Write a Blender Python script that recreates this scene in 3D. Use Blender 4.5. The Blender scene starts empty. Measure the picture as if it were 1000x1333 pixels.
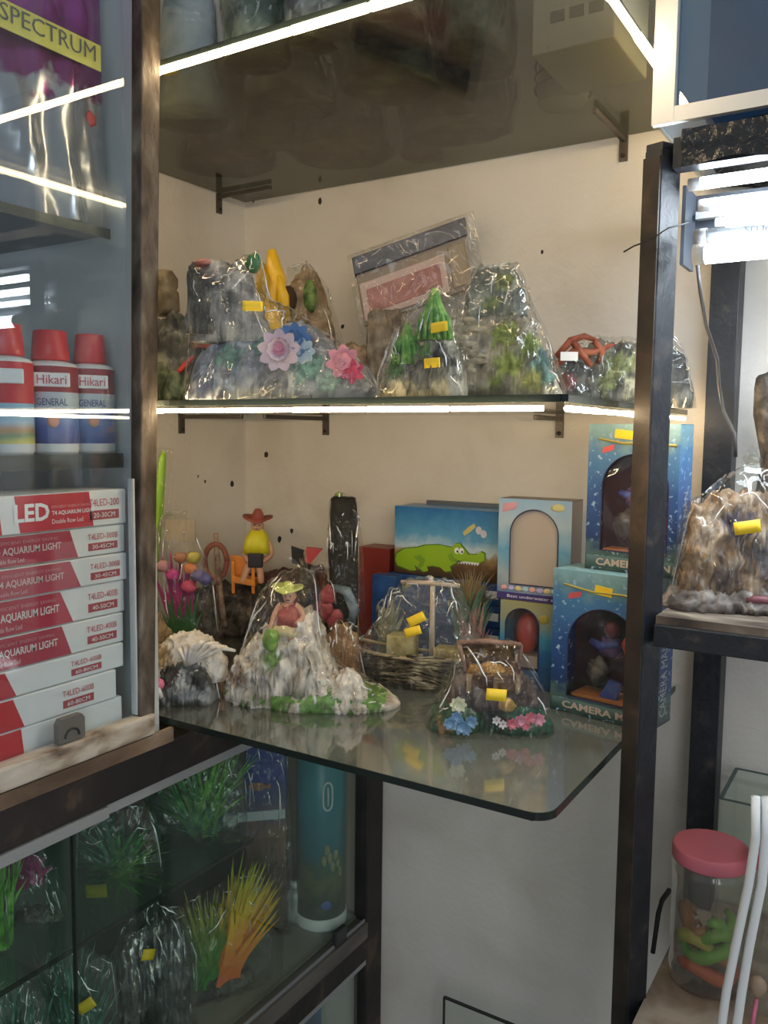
import bpy, bmesh, math, random
from mathutils import Vector, Matrix, Euler, noise
C = bpy.context.scene
COL = C.collection
PI = math.pi
# ------------------------------------------------------------------ camera
CAM = Vector((1.07322, -1.22812, 1.32567))
RM = Matrix(((0.8486717994860605, -0.05789647593349599, 0.5257415475607515),
             (0.5288160618760519, 0.07319120856400428, -0.8455747274433196),
             (0.010476137599113249, 0.9956360002849549, 0.09273190107822604)))
FPX = 1103.307
cd = bpy.data.cameras.new('camera'); co = bpy.data.objects.new('camera', cd); COL.objects.link(co)
co.matrix_world = Matrix.Translation(CAM) @ RM.to_4x4()
cd.sensor_fit = 'VERTICAL'; cd.sensor_height = 36; cd.lens = 36*FPX/1333; cd.clip_start = .02
C.camera = co
# ------------------------------------------------------------------ world, daylight, exposure
w = bpy.data.worlds.new('shop_daylight'); C.world = w; w.use_nodes = True
w.node_tree.nodes['Background'].inputs[0].default_value = (.80, .90, 1, 1)
w.node_tree.nodes['Background'].inputs[1].default_value = .35
def area(name, loc, target, sx, sy, power, col):
    l = bpy.data.lights.new(name, 'AREA'); l.shape = 'RECTANGLE'; l.size = sx; l.size_y = sy; l.energy = power; l.color = col
    o = bpy.data.objects.new(name, l); COL.objects.link(o); o.location = loc
    o.rotation_euler = (Vector(target)-Vector(loc)).to_track_quat('-Z', 'Y').to_euler(); return o
area('assumed_doorway_daylight', (2.6, -3.2, 1.5), (.4, -.2, 1.1), 1.2, 2.0, 25, (.90, .96, 1))  # the doorway is assumed, out of view; area light added for its daylight
C.view_settings.view_transform = 'Standard'; C.view_settings.look = 'None'
C.view_settings.exposure = -.08; C.view_settings.gamma = 1; C.view_settings.use_curve_mapping = False
C.cycles.use_denoising = True; C.cycles.transparent_max_bounces = 24; C.cycles.max_bounces = 8
C.cycles.sample_clamp_indirect = 6
LED_STRENGTH, TUBE_STRENGTH = 38, 40

# ------------------------------------------------------------------ geometry of the view -> places in the room
def ray(px, py): return RM @ Vector((px-500, -(py-666.5), -FPX))
def onY(px, py, Y): d = ray(px, py); return CAM + d*((Y-CAM.y)/d.y)
def onX(px, py, X): d = ray(px, py); return CAM + d*((X-CAM.x)/d.x)
def onZ(px, py, Z): d = ray(px, py); return CAM + d*((Z-CAM.z)/d.z)
def proj(p):
    c = RM.transposed() @ (Vector(p)-CAM); return 500-FPX*c.x/c.z, 666.5+FPX*c.y/c.z, -c.z
YAW = math.atan2(.5257, .8456)

# ------------------------------------------------------------------ materials
def ramp(nt, fac, cols):
    r = nt.nodes.new('ShaderNodeValToRGB'); e = r.color_ramp.elements
    while len(e) < len(cols): e.new(.5)
    for k, (p, c) in enumerate(cols): e[k].position = p; e[k].color = (*c, 1)
    nt.links.new(fac, r.inputs[0]); return r.outputs[0]
def mat(name, col, rough=.5, cols=None, scale=30, detail=4, bump=0, bscale=None, metal=0, stretch=(1, 1, 1), kind='noise', trans=0, emit=None, spec=.5, coat=0):
    m = bpy.data.materials.new(name); m.use_nodes = True; nt = m.node_tree; b = nt.nodes['Principled BSDF']
    b.inputs['Base Color'].default_value = (*col, 1); b.inputs['Roughness'].default_value = rough
    b.inputs['Metallic'].default_value = metal; b.inputs['Specular IOR Level'].default_value = spec
    if coat: b.inputs['Coat Weight'].default_value = coat; b.inputs['Coat Roughness'].default_value = .12
    if trans: b.inputs['Transmission Weight'].default_value = trans
    if emit: b.inputs['Emission Color'].default_value = (*col, 1); b.inputs['Emission Strength'].default_value = emit
    if cols or bump:
        tc = nt.nodes.new('ShaderNodeTexCoord'); mp = nt.nodes.new('ShaderNodeMapping'); mp.inputs['Scale'].default_value = stretch
        nt.links.new(tc.outputs['Object'], mp.inputs[0])
        def tex(s):
            if kind == 'voronoi':
                t = nt.nodes.new('ShaderNodeTexVoronoi'); t.inputs['Scale'].default_value = s; out = t.outputs['Distance']
            else:
                t = nt.nodes.new('ShaderNodeTexNoise'); t.inputs['Scale'].default_value = s; t.inputs['Detail'].default_value = detail
                t.inputs['Distortion'].default_value = .4; out = t.outputs[0]
            nt.links.new(mp.outputs[0], t.inputs['Vector']); return out
        if cols: nt.links.new(ramp(nt, tex(scale), cols), b.inputs['Base Color'])
        if bump:
            bn = nt.nodes.new('ShaderNodeBump'); bn.inputs['Strength'].default_value = bump; bn.inputs['Distance'].default_value = .004
            nt.links.new(tex(bscale or scale), bn.inputs['Height']); nt.links.new(bn.outputs[0], b.inputs['Normal'])
    return m
def zramp(name, cols, z0, z1, rough=.45, speck=None, axis=2):
    # print or paint that changes from bottom to top (a printed picture), with optional specks
    m = bpy.data.materials.new(name); m.use_nodes = True; nt = m.node_tree; b = nt.nodes['Principled BSDF']; b.inputs['Roughness'].default_value = rough
    tc = nt.nodes.new('ShaderNodeTexCoord'); sx = nt.nodes.new('ShaderNodeSeparateXYZ'); nt.links.new(tc.outputs['Object'], sx.inputs[0])
    mr = nt.nodes.new('ShaderNodeMapRange'); mr.inputs[1].default_value = z0; mr.inputs[2].default_value = z1; nt.links.new(sx.outputs[axis], mr.inputs[0])
    n = nt.nodes.new('ShaderNodeTexNoise'); n.inputs['Scale'].default_value = 45; n.inputs['Detail'].default_value = 5; nt.links.new(tc.outputs['Object'], n.inputs['Vector'])
    ma = nt.nodes.new('ShaderNodeMath'); ma.operation = 'MULTIPLY_ADD'; ma.inputs[1].default_value = .35; nt.links.new(n.outputs[0], ma.inputs[0])
    sb = nt.nodes.new('ShaderNodeMath'); sb.operation = 'SUBTRACT'; sb.inputs[1].default_value = .17; nt.links.new(mr.outputs[0], sb.inputs[0]); nt.links.new(sb.outputs[0], ma.inputs[2])
    c = ramp(nt, ma.outputs[0], cols)
    if speck:
        v = nt.nodes.new('ShaderNodeTexNoise'); v.inputs['Scale'].default_value = speck[1]; v.inputs['Detail'].default_value = 3; nt.links.new(tc.outputs['Object'], v.inputs['Vector'])
        g = nt.nodes.new('ShaderNodeMapRange'); g.inputs[1].default_value = speck[2]; g.inputs[2].default_value = speck[2]+.06; nt.links.new(v.outputs[0], g.inputs[0])
        mx = nt.nodes.new('ShaderNodeMix'); mx.data_type = 'RGBA'; nt.links.new(g.outputs[0], mx.inputs[0]); nt.links.new(c, mx.inputs[6]); mx.inputs[7].default_value = (*speck[0], 1); c = mx.outputs[2]
    nt.links.new(c, b.inputs['Base Color']); return m
def clear(name, tint=(1, 1, 1), lo=.05, hi=.9, rough=.02, film=0, filmcol=(.8, .8, .8), bump=0, scale=20, power=4, sub=1):
    # thin clear sheet: transparent, mirror-like at grazing angles, a little dust
    m = bpy.data.materials.new(name); m.use_nodes = True; nt = m.node_tree; nt.nodes.remove(nt.nodes['Principled BSDF']); out = nt.nodes['Material Output']
    tr = nt.nodes.new('ShaderNodeBsdfTransparent'); tr.inputs[0].default_value = (*tint, 1)
    gl = nt.nodes.new('ShaderNodeBsdfGlossy'); gl.inputs['Roughness'].default_value = rough; gl.inputs[0].default_value = (1, 1, 1, 1)
    lw = nt.nodes.new('ShaderNodeLayerWeight'); lw.inputs[0].default_value = .5
    if bump:
        tc = nt.nodes.new('ShaderNodeTexCoord')
        n = nt.nodes.new('ShaderNodeTexNoise'); n.inputs['Scale'].default_value = scale; n.inputs['Detail'].default_value = 1.2; n.inputs['Distortion'].default_value = 1.2; nt.links.new(tc.outputs['Object'], n.inputs['Vector'])
        bn = nt.nodes.new('ShaderNodeBump'); bn.inputs['Strength'].default_value = bump; bn.inputs['Distance'].default_value = .03; nt.links.new(n.outputs[0], bn.inputs['Height'])
        nt.links.new(bn.outputs[0], gl.inputs['Normal']); nt.links.new(bn.outputs[0], lw.inputs['Normal'])
    pw = nt.nodes.new('ShaderNodeMath'); pw.operation = 'POWER'; pw.inputs[1].default_value = power; nt.links.new(lw.outputs['Facing'], pw.inputs[0])
    mr = nt.nodes.new('ShaderNodeMapRange'); mr.inputs[3].default_value = lo; mr.inputs[4].default_value = hi; nt.links.new(pw.outputs[0], mr.inputs[0])
    base = tr.outputs[0]
    if film:
        df = nt.nodes.new('ShaderNodeBsdfDiffuse'); df.inputs[0].default_value = (*filmcol, 1)
        m1 = nt.nodes.new('ShaderNodeMixShader'); m1.inputs[0].default_value = film; nt.links.new(tr.outputs[0], m1.inputs[1]); nt.links.new(df.outputs[0], m1.inputs[2]); base = m1.outputs[0]
    mx = nt.nodes.new('ShaderNodeMixShader'); nt.links.new(mr.outputs[0], mx.inputs[0]); nt.links.new(base, mx.inputs[1]); nt.links.new(gl.outputs[0], mx.inputs[2])
    nt.links.new(mx.outputs[0], out.inputs[0]); return m
def glow(name, col, s):
    m = bpy.data.materials.new(name); m.use_nodes = True; nt = m.node_tree; nt.nodes.remove(nt.nodes['Principled BSDF'])
    e = nt.nodes.new('ShaderNodeEmission'); e.inputs[0].default_value = (*col, 1); e.inputs[1].default_value = s; nt.links.new(e.outputs[0], nt.nodes['Material Output'].inputs[0]); return m

PLASTER = mat('cream_plaster', (.7, .65, .58), .85, [(.3, (.58, .525, .46)), (.5, (.68, .63, .565)), (.75, (.73, .685, .625))], 5, 8, .25, 90)
WHITEWALL = mat('white_roughcast', (.78, .8, .8), .9, [(.3, (.66, .66, .65)), (.6, (.76, .77, .77))], 6, 8, .5, 160)
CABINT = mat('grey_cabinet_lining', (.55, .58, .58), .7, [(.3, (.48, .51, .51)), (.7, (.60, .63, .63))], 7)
BLACKWOOD = mat('worn_black_brown_paint', (.02, .016, .014), .55, [(.35, (.013, .011, .011)), (.58, (.028, .02, .017)), (.72, (.11, .065, .04))], 14, 8, .3, 60)
OLDALU = mat('dirty_aluminium', (.3, .26, .21), .6, [(.3, (.022, .016, .012)), (.46, (.07, .052, .038)), (.60, (.13, .105, .08)), (.76, (.26, .23, .19))], 45, 10, .5, 120, metal=.1, stretch=(1, 1, .45))
CREAMRAIL = mat('dirty_cream_rail', (.6, .52, .42), .6, [(.3, (.10, .065, .04)), (.42, (.34, .27, .20)), (.55, (.52, .46, .38)), (.75, (.64, .58, .50))], 40, 10, .4, 90, stretch=(1, .4, 1))
GREYTRACK = mat('grey_aluminium_track', (.36, .37, .37), .45, metal=.3)
BLACKIRON = mat('black_painted_iron', (.018, .02, .026), .45, [(.3, (.008, .010, .014)), (.6, (.016, .018, .024)), (.74, (.06, .05, .042))], 30, 10, .3, 80)
BROWNIRON = mat('mottled_brown_iron', (.05, .032, .02), .6, [(.3, (.012, .009, .007)), (.55, (.034, .023, .015)), (.8, (.10, .06, .035))], 18, 9, .3, 50)
STEEL = mat('dark_bracket_steel', (.11, .095, .08), .45, metal=.6)
GLASS = clear('cabinet_glass', (.94, .97, .98), .035, .9, .01, .012, (.72, .8, .86), power=3.6)
LOWGLASS = clear('lower_cabinet_glass', (.93, .98, .95), .018, .9, .01, .006, (.5, .6, .55), power=4)
SHELFGLASS = clear('smoky_shelf_glass', (.76, .78, .71), .05, .9, .07, .12, (.50, .50, .44), power=2.8)
TOPGLASS = clear('dusty_top_shelf_glass', (.62, .62, .55), .03, .4, .06, .05, (.14, .12, .09), power=3.5)
EDGE = mat('dark_glass_edge', (.015, .022, .018), .2)
BAG = clear('crinkled_cellophane', (.97, .97, .96), .03, .6, .05, .015, (.85, .85, .82), 1.0, 20, power=2.4)
BAGTIGHT = clear('tight_cellophane', (.98, .98, .97), .025, .5, .05, .010, (.85, .85, .82), .9, 26, power=2.6)
HAZEBAG = clear('hazy_cellophane', (.95, .95, .94), .04, .6, .06, .032, (.85, .85, .82), 1.0, 22, power=2.2)
CREASE_GLINT = clear('white_crease_glints', (.9, .9, .9), .5, .9, .22, .62, (.9, .9, .88))  # white fold lines with the bags' highlights put into the colour
FILM = clear('window_film', (.96, .96, .96), .03, .7, .05, .008, (.8, .8, .8), .25, 12)
LED = glow('warm_led', (1, .75, .44), LED_STRENGTH); LEDM = glow('warm_led_thin', (1, .75, .44), LED_STRENGTH*1.6)
TUBE = glow('cool_tube', (.80, .91, 1), TUBE_STRENGTH)
STICKER = mat('yellow_price_label', (.90, .62, .03), .5)
def plain(n, c, r=.5, **k): return mat(n, c, r, **k)
WHITE = plain('white_card', (.78, .78, .77)); RED = plain('red_print', (.55, .025, .04)); REDTXT = plain('red_ink', (.55, .06, .08)); WHITEINK = plain('white_ink', (.85, .85, .85))
BLACKINK = plain('black_ink', (.02, .02, .02)); DKRED = plain('maroon_print', (.30, .03, .045))

PAINTED = {}
def painted(m):   # the same resin with hand-painted patches and painted-in hollow shade kept on the mesh
    if m.name in PAINTED: return PAINTED[m.name]
    p = m.copy(); p.name = m.name+'_painted'; nt = p.node_tree; b = nt.nodes['Principled BSDF']; src = b.inputs['Base Color'].links[0].from_socket
    at = nt.nodes.new('ShaderNodeAttribute'); at.attribute_name = 'paint'
    tc = nt.nodes.new('ShaderNodeTexCoord'); n = nt.nodes.new('ShaderNodeTexNoise'); n.inputs['Scale'].default_value = 120; n.inputs['Detail'].default_value = 5; nt.links.new(tc.outputs['Object'], n.inputs['Vector'])
    mr = nt.nodes.new('ShaderNodeMapRange'); mr.inputs[1].default_value = .3; mr.inputs[2].default_value = .7; mr.inputs[3].default_value = .45; mr.inputs[4].default_value = 1.5; nt.links.new(n.outputs[0], mr.inputs[0])
    vm = nt.nodes.new('ShaderNodeVectorMath'); vm.operation = 'SCALE'; nt.links.new(at.outputs['Color'], vm.inputs[0]); nt.links.new(mr.outputs[0], vm.inputs['Scale'])
    mx = nt.nodes.new('ShaderNodeMix'); mx.data_type = 'RGBA'; nt.links.new(at.outputs['Alpha'], mx.inputs[0]); nt.links.new(src, mx.inputs[6]); nt.links.new(vm.outputs[0], mx.inputs[7])
    nt.links.new(mx.outputs[2], b.inputs['Base Color']); PAINTED[m.name] = p; return p
# ------------------------------------------------------------------ mesh helpers
def link(o, parent=None, label=None, kind=None):
    COL.objects.link(o)
    if parent: o.parent = parent
    if label: o['label'] = label
    if kind: o['kind'] = kind
    return o
class MB:
    def __init__(s): s.v = []; s.f = []; s.c = {}
    def add(s, vs, fs):
        n = len(s.v); s.v += [Vector(q) for q in vs]; s.f += [[n+i for i in f] for f in fs]; return s
    def box(s, a, b):
        x0, y0, z0 = a; x1, y1, z1 = b
        return s.add([(x0, y0, z0), (x1, y0, z0), (x1, y1, z0), (x0, y1, z0), (x0, y0, z1), (x1, y0, z1), (x1, y1, z1), (x0, y1, z1)],
                     [(0, 3, 2, 1), (4, 5, 6, 7), (0, 1, 5, 4), (1, 2, 6, 5), (2, 3, 7, 6), (3, 0, 4, 7)])
    def obox(s, c, ax, ay, az):  # centre and three half-axis vectors
        c, ax, ay, az = map(Vector, (c, ax, ay, az)); n = len(s.v)
        return s.add([c-ax-ay-az, c+ax-ay-az, c+ax+ay-az, c-ax+ay-az, c-ax-ay+az, c+ax-ay+az, c+ax+ay+az, c-ax+ay+az],
                     [(0, 3, 2, 1), (4, 5, 6, 7), (0, 1, 5, 4), (1, 2, 6, 5), (2, 3, 7, 6), (3, 0, 4, 7)])
    def tube(s, pts, rad, n=8):
        pts = [Vector(p) for p in pts]
        if not hasattr(rad, '__len__'): rad = [rad]*len(pts)
        vs = []; fs = []; up = Vector((.13, .21, .97))
        for i, p in enumerate(pts):
            t = (pts[min(i+1, len(pts)-1)]-pts[max(i-1, 0)]).normalized()
            a = t.cross(up); a = a.normalized() if a.length > 1e-4 else Vector((1, 0, 0)); b = t.cross(a)
            for k in range(n): q = 2*PI*k/n; vs.append(p+(a*math.cos(q)+b*math.sin(q))*rad[i])
        for i in range(len(pts)-1):
            for k in range(n): k2 = (k+1) % n; fs.append((i*n+k, i*n+k2, (i+1)*n+k2, (i+1)*n+k))
        fs.append(list(range(n))[::-1]); fs.append([(len(pts)-1)*n+k for k in range(n)])
        return s.add(vs, fs)
    def lathe(s, prof, c=(0, 0, 0), n=28, cap=True):
        c = Vector(c); vs = []; fs = []
        for r, z in prof:
            for k in range(n): a = 2*PI*k/n; vs.append(c+Vector((r*math.cos(a), r*math.sin(a), z)))
        for i in range(len(prof)-1):
            for k in range(n): k2 = (k+1) % n; fs.append((i*n+k, i*n+k2, (i+1)*n+k2, (i+1)*n+k))
        if cap: fs.append(list(range(n))[::-1]); fs.append([(len(prof)-1)*n+k for k in range(n)])
        return s.add(vs, fs)
    def prism(s, out, o, ux, uy, uz):  # outline in the (ux, uy) plane pushed along uz
        o, ux, uy, uz = map(Vector, (o, ux, uy, uz)); n = len(out)
        vs = [o+ux*a+uy*b for a, b in out]+[o+ux*a+uy*b+uz for a, b in out]
        return s.add(vs, [list(range(n))[::-1], list(range(n, 2*n))]+[(i, (i+1) % n, n+(i+1) % n, n+i) for i in range(n)])
    def ball(s, c, r, sub=2, amp=0, freq=8, seed=0):
        bm = bmesh.new(); bmesh.ops.create_icosphere(bm, subdivisions=sub, radius=1)
        if not hasattr(r, '__len__'): r = (r, r, r)
        vs = []
        for q in bm.verts:
            d = q.co.normalized(); k = 1+(amp*noise.fractal(d*freq*.3+Vector((seed*7.3, seed, 0)), 1, 2, 3) if amp else 0)
            vs.append(Vector(c)+Vector((d.x*r[0], d.y*r[1], d.z*r[2]))*k)
        fs = [[q.index for q in f.verts] for f in bm.faces]; bm.free(); return s.add(vs, fs)
    def build(s, name, m, parent=None, smooth=False, label=None, kind=None, bevel=0):
        me = bpy.data.meshes.new(name); me.from_pydata([tuple(q) for q in s.v], [], s.f)
        bm = bmesh.new(); bm.from_mesh(me); bmesh.ops.recalc_face_normals(bm, faces=bm.faces)
        bm.to_mesh(me); bm.free()
        if s.c:
            at = me.color_attributes.new('paint', 'FLOAT_COLOR', 'POINT')
            for i, c in s.c.items(): at.data[i].color = c
            for i in range(len(s.v)):
                if i not in s.c: at.data[i].color = (0, 0, 0, 0)
            m = painted(m)
        me.materials.append(m)
        if smooth: me.polygons.foreach_set('use_smooth', [True]*len(me.polygons))
        o = bpy.data.objects.new(name, me)
        if bevel:
            b = o.modifiers.new('edge', 'BEVEL'); b.width = bevel; b.segments = 2; b.limit_method = 'ANGLE'
        return link(o, parent, label, kind)
def thing(name, label, cat, loc=(0, 0, 0), rz=0, group=None):
    o = bpy.data.objects.new(name, None); o.location = loc; o.rotation_euler = (0, 0, rz); o['label'] = label; o['category'] = cat; o.empty_display_size = .02
    if group: o['group'] = group
    COL.objects.link(o); return o
def tag(o, label, cat, group=None):
    o['label'] = label; o['category'] = cat
    if group: o['group'] = group
    return o
def struct(o): o['kind'] = 'structure'; return o
def lettering(s, m, parent, o, ux, uy, w, h, name='lettering', depth=.0004, shear=0, bold=0):
    # words as thin raised print; o is the lower left corner, ux/uy unit directions
    cu = bpy.data.curves.new(name, 'FONT'); cu.body = s; cu.extrude = 0; cu.shear = shear; cu.offset = bold; cu.resolution_u = 2
    t = bpy.data.objects.new(name, cu); COL.objects.link(t); bpy.context.view_layer.update()
    me = bpy.data.meshes.new_from_object(t.evaluated_get(bpy.context.evaluated_depsgraph_get())); bpy.data.objects.remove(t)
    xs = [q.co.x for q in me.vertices]; ys = [q.co.y for q in me.vertices]
    ux = Vector(ux).normalized(); uy = Vector(uy).normalized(); uz = ux.cross(uy); o = Vector(o)
    for q in me.vertices:
        a = (q.co.x-min(xs))/(max(xs)-min(xs))*w; b = (q.co.y-min(ys))/(max(ys)-min(ys))*h
        q.co = o+ux*a+uy*b+uz*depth
    me.materials.clear(); me.materials.append(m); me.name = name
    return link(bpy.data.objects.new(name, me), parent)
class Spot:
    """a place on a shelf: px/py measures around it turn into metres in the thing's own frame (x right, y away, z up)"""
    def __init__(s, cx, z, Y=None, py=None):
        s.loc = onZ(cx, py, z) if py is not None else onY(cx, 700, Y); s.loc.z = z
        s.cx, s.cy, d = proj(s.loc); s.m = d/FPX; s.rz = YAW; s.k = .36 if py is not None else 0   # near parts look lower, so they stand higher than they look
    def p(s, px, py, d=0):
        z = (s.cy-py)*s.m
        if s.k: z = max(z-d*s.k*s.m, .0012)
        return Vector(((px-s.cx)*s.m, d*s.m, z))
def ridge(mb, S, tops, D, amp=4, freq=.06, seed=0, nx=76, nt=34, y0=0, power=.7, fold=0, zbase=None, paint=(), rug=.55):
    """mound or rock: tops = [(px, py)] along the skyline; D = half depth in px; displaced by noise"""
    m = S.m; x0, x1 = tops[0][0], tops[-1][0]; cy = S.cy if zbase is None else zbase
    def top(x):
        for (a, b), (c, d) in zip(tops, tops[1:]):
            if a <= x <= c: return b+(d-b)*(x-a)/max(c-a, 1e-6)
        return tops[-1][1]
    vs = []; fs = []; n0 = len(mb.v)
    for i in range(nx+1):
        u = i/nx; x = x0+(x1-x0)*u; h = max(cy-top(x), .5); e = math.sqrt(max(1-(2*u-1)**6, 0.02)); Dx = (D(u) if callable(D) else D)*e
        for j in range(nt+1):
            t = PI*j/nt; sn = max(math.sin(t), 0); y = -Dx*math.cos(t); z = h*sn**power
            q = Vector((x, y, z)); nv = Vector((x*freq+seed*13.7, y*freq, z*freq))
            g = noise.fractal(nv, rug, 2.1, 5)*amp
            if fold: g += (abs(noise.noise(Vector((x*.11+seed, z*.035, y*.06))))-.25)*fold
            n = Vector((0, -math.cos(t)/max(Dx, 1), sn/max(h, 1)))
            n = n.normalized() if n.length > 1e-6 else Vector((0, 0, 1))
            q += n*g + Vector((noise.noise(nv+Vector((5, 9, 2)))*amp*.6, 0, 0))
            if j in (0, nt): q.z = 0
            q.z = max(q.z, 0)
            if paint:
                best = (0, 0, 0, 0); wob = noise.fractal(Vector((q.x*.16, q.y*.16+seed, q.z*.16)), .5, 2, 3)*.55
                for (ax, ay, ar, ac) in paint:
                    dd = math.hypot(q.x-ax, (cy-q.z)-ay)/ar+wob
                    a_ = max(0, min(1, (1.05-dd)*5))
                    if a_ > 0 and q.y < Dx*.5: k_ = a_; best = tuple(best[i_]*(1-k_)*(1 if best[3] else 0)+ac[i_]*(k_ if best[3] else 1) for i_ in range(3))+(max(best[3], a_),)
                mb.c[n0+len(vs)] = best
            vs.append(Vector(((q.x-S.cx)*m, (q.y+y0)*m, (q.z+S.cy-cy)*m)))
    k = nt+1
    for i in range(nx):
        for j in range(nt): fs.append((i*k+j, (i+1)*k+j, (i+1)*k+j+1, i*k+j+1))
        fs.append((i*k+nt, (i+1)*k+nt, (i+1)*k, i*k))
    fs.append([j for j in range(k)]); fs.append([nx*k+j for j in range(k)][::-1])
    return mb.add(vs, fs)
def wrap(S, T, tops, D, seed=1, amp=2, fold=7, m=None, y0=0, zbase=None, label='clear crinkled cellophane wrapping', knot=None, glints=17):
    mb = MB(); ridge(mb, S, tops, D, amp, .05, seed, 64, 30, y0, .62, fold, zbase, rug=.9)
    o = mb.build('plastic_wrap', m or BAG, T, True, label)
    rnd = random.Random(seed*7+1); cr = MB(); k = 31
    for q in range(glints):
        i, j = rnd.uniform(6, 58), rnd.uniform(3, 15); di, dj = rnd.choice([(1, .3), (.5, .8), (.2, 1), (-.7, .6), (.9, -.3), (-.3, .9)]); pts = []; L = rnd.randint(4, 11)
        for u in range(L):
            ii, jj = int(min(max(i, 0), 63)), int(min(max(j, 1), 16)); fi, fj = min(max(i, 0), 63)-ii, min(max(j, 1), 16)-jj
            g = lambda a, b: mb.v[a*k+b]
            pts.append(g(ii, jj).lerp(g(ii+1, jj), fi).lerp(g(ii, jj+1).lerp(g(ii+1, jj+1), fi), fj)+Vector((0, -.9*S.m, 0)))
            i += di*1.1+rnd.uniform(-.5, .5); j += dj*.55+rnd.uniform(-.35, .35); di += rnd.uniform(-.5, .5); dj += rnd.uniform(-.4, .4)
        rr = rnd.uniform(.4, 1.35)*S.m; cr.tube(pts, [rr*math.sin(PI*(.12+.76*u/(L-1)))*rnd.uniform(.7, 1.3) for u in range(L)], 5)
    cr.build('crease_glints', CREASE_GLINT, T, True, kind='stuff')  # white tubes along the folds, drawn in as highlights on the bag
    if knot:
        kx, ky, kr = knot; b = MB(); rnd = random.Random(seed)
        for q in range(9):
            a = rnd.uniform(-1.1, 1.1)*1.4; L = kr*rnd.uniform(.6, 1.2)
            b.prism([(-.5, 0), (.5, 0), (2.2, L), (0, L*1.1), (-2.2, L*.9)], S.p(kx, ky, y0+rnd.uniform(-3, 3)), Vector((math.cos(a), rnd.uniform(-.5, .5), -math.sin(a)))*S.m, Vector((math.sin(a), 0, math.cos(a)))*S.m, Vector((0, .3, 0))*S.m)
        b.build('bag_tuft', BAG, T, False)
    return o
def sticker(S, T, px, py, d, w=24, h=13, rot=0):
    mb = MB(); n = 6; c, s = math.cos(rot), math.sin(rot); vs = []; fs = []
    for layer in (0, 1):
        for i in range(n+1):
            a = (i/n-.5)*w; bow = .7*(2*i/n-1)**2
            for b in (-h/2, h/2): vs.append(S.p(px+a*c+b*s, py-(a*s-b*c)*-1 if False else py+b*c-a*s, d+bow+layer*.6))
    k = 2*(n+1)
    for i in range(n):
        fs.append((2*i, 2*i+2, 2*i+3, 2*i+1)); fs.append((k+2*i, k+2*i+1, k+2*i+3, k+2*i+2))
        fs.append((2*i, k+2*i, k+2*i+2, 2*i+2)); fs.append((2*i+1, 2*i+3, k+2*i+3, k+2*i+1))
    fs += [(0, 1, k+1, k), (2*n, k+2*n, k+2*n+1, 2*n+1)]
    mb.add(vs, fs); return mb.build('price_label', STICKER, T, True, 'small yellow price label')
PETALS = {}
def flower(S, T, px, py, d, r, n, pm, cm, rings=2, tilt=.5, name='flower', label=None):
    """a flower facing the viewer: heart mesh with each petal a piece of its own"""
    h = MB().ball((0, 0, 0), (r*.2*S.m, r*.16*S.m, r*.2*S.m), 2).build(name, cm, T, True, label); h.location = S.p(px, py, d)
    for q in range(rings):
        L = r*(1-.3*q); key = (round(L*S.m, 5), pm.name)
        for k in range(n):
            a = 2*PI*(k+.5*q)/n
            if key not in PETALS:
                b = MB(); m = S.m; w = L*.30
                prof = [(0, .25), (.35, .85), (.65, 1), (.88, .6), (1, .05)]; vs = []; fs = []
                for t, wd in prof:
                    lift = -L*.28*t**2
                    for sgn in (-1, 0, 1): vs.append(Vector((sgn*w*wd*m, (lift-(abs(sgn)*w*.25))*m, t*L*m)))
                for i in range(4):
                    for j in range(2): fs.append((i*3+j, i*3+j+1, i*3+j+4, i*3+j+3))
                vs += [v+Vector((0, .6*m, 0)) for v in vs]
                fs += [[15+i for i in f][::-1] for f in fs[:8]]
                b.add(vs, fs); o = b.build('petal', pm, h, True); PETALS[key] = o.data
            else: o = link(bpy.data.objects.new('petal', PETALS[key]), h)
            o.rotation_euler = Euler((0, a, 0)); o.location = (0, -q*r*.1*S.m, 0)
            if q: o.rotation_euler = (Matrix.Rotation(a, 3, 'Y') @ Matrix.Rotation(.45*q, 3, 'X')).to_euler()
    return h
def blades(S, T, base, tips, wpx, m, name='leaves', seed=0, n=60, label=None, spread=10, bend=.25, dd=10):
    """a tuft of thin blades, each with width and bend, joined because too many to pick apart"""
    rnd = random.Random(seed); mb = MB()
    for k in range(n):
        b0 = rnd.choice(base); t = rnd.choice(tips); bx = b0[0]+rnd.uniform(-spread, spread)*.5; d0 = b0[2]+rnd.uniform(-dd, dd)*.4
        tx, ty = t[0]+rnd.uniform(-spread, spread), t[1]+rnd.uniform(-spread, spread)*1.4; d1 = d0+rnd.uniform(-dd, dd)
        side = rnd.uniform(-bend, bend); W = wpx*rnd.uniform(.6, 1.2); vs = []; fs = []
        for i in range(5):
            q = i/4; x = bx+(tx-bx)*(q**(1.25))+side*30*q*q; y = b0[1]+(ty-b0[1])*q; ww = W*(1-q**2.2)+.25
            vs += [S.p(x-ww/2, y, d0+(d1-d0)*q), S.p(x+ww/2, y, d0+(d1-d0)*q), S.p(x, y, d0+(d1-d0)*q+ww*.35)]
        for i in range(4):
            a = i*3; fs += [(a, a+1, a+4, a+3), (a+1, a+2, a+5, a+4), (a+2, a, a+3, a+5)]
        mb.add(vs, fs)
    return mb.build(name, m, T, False, label, 'stuff')
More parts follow.
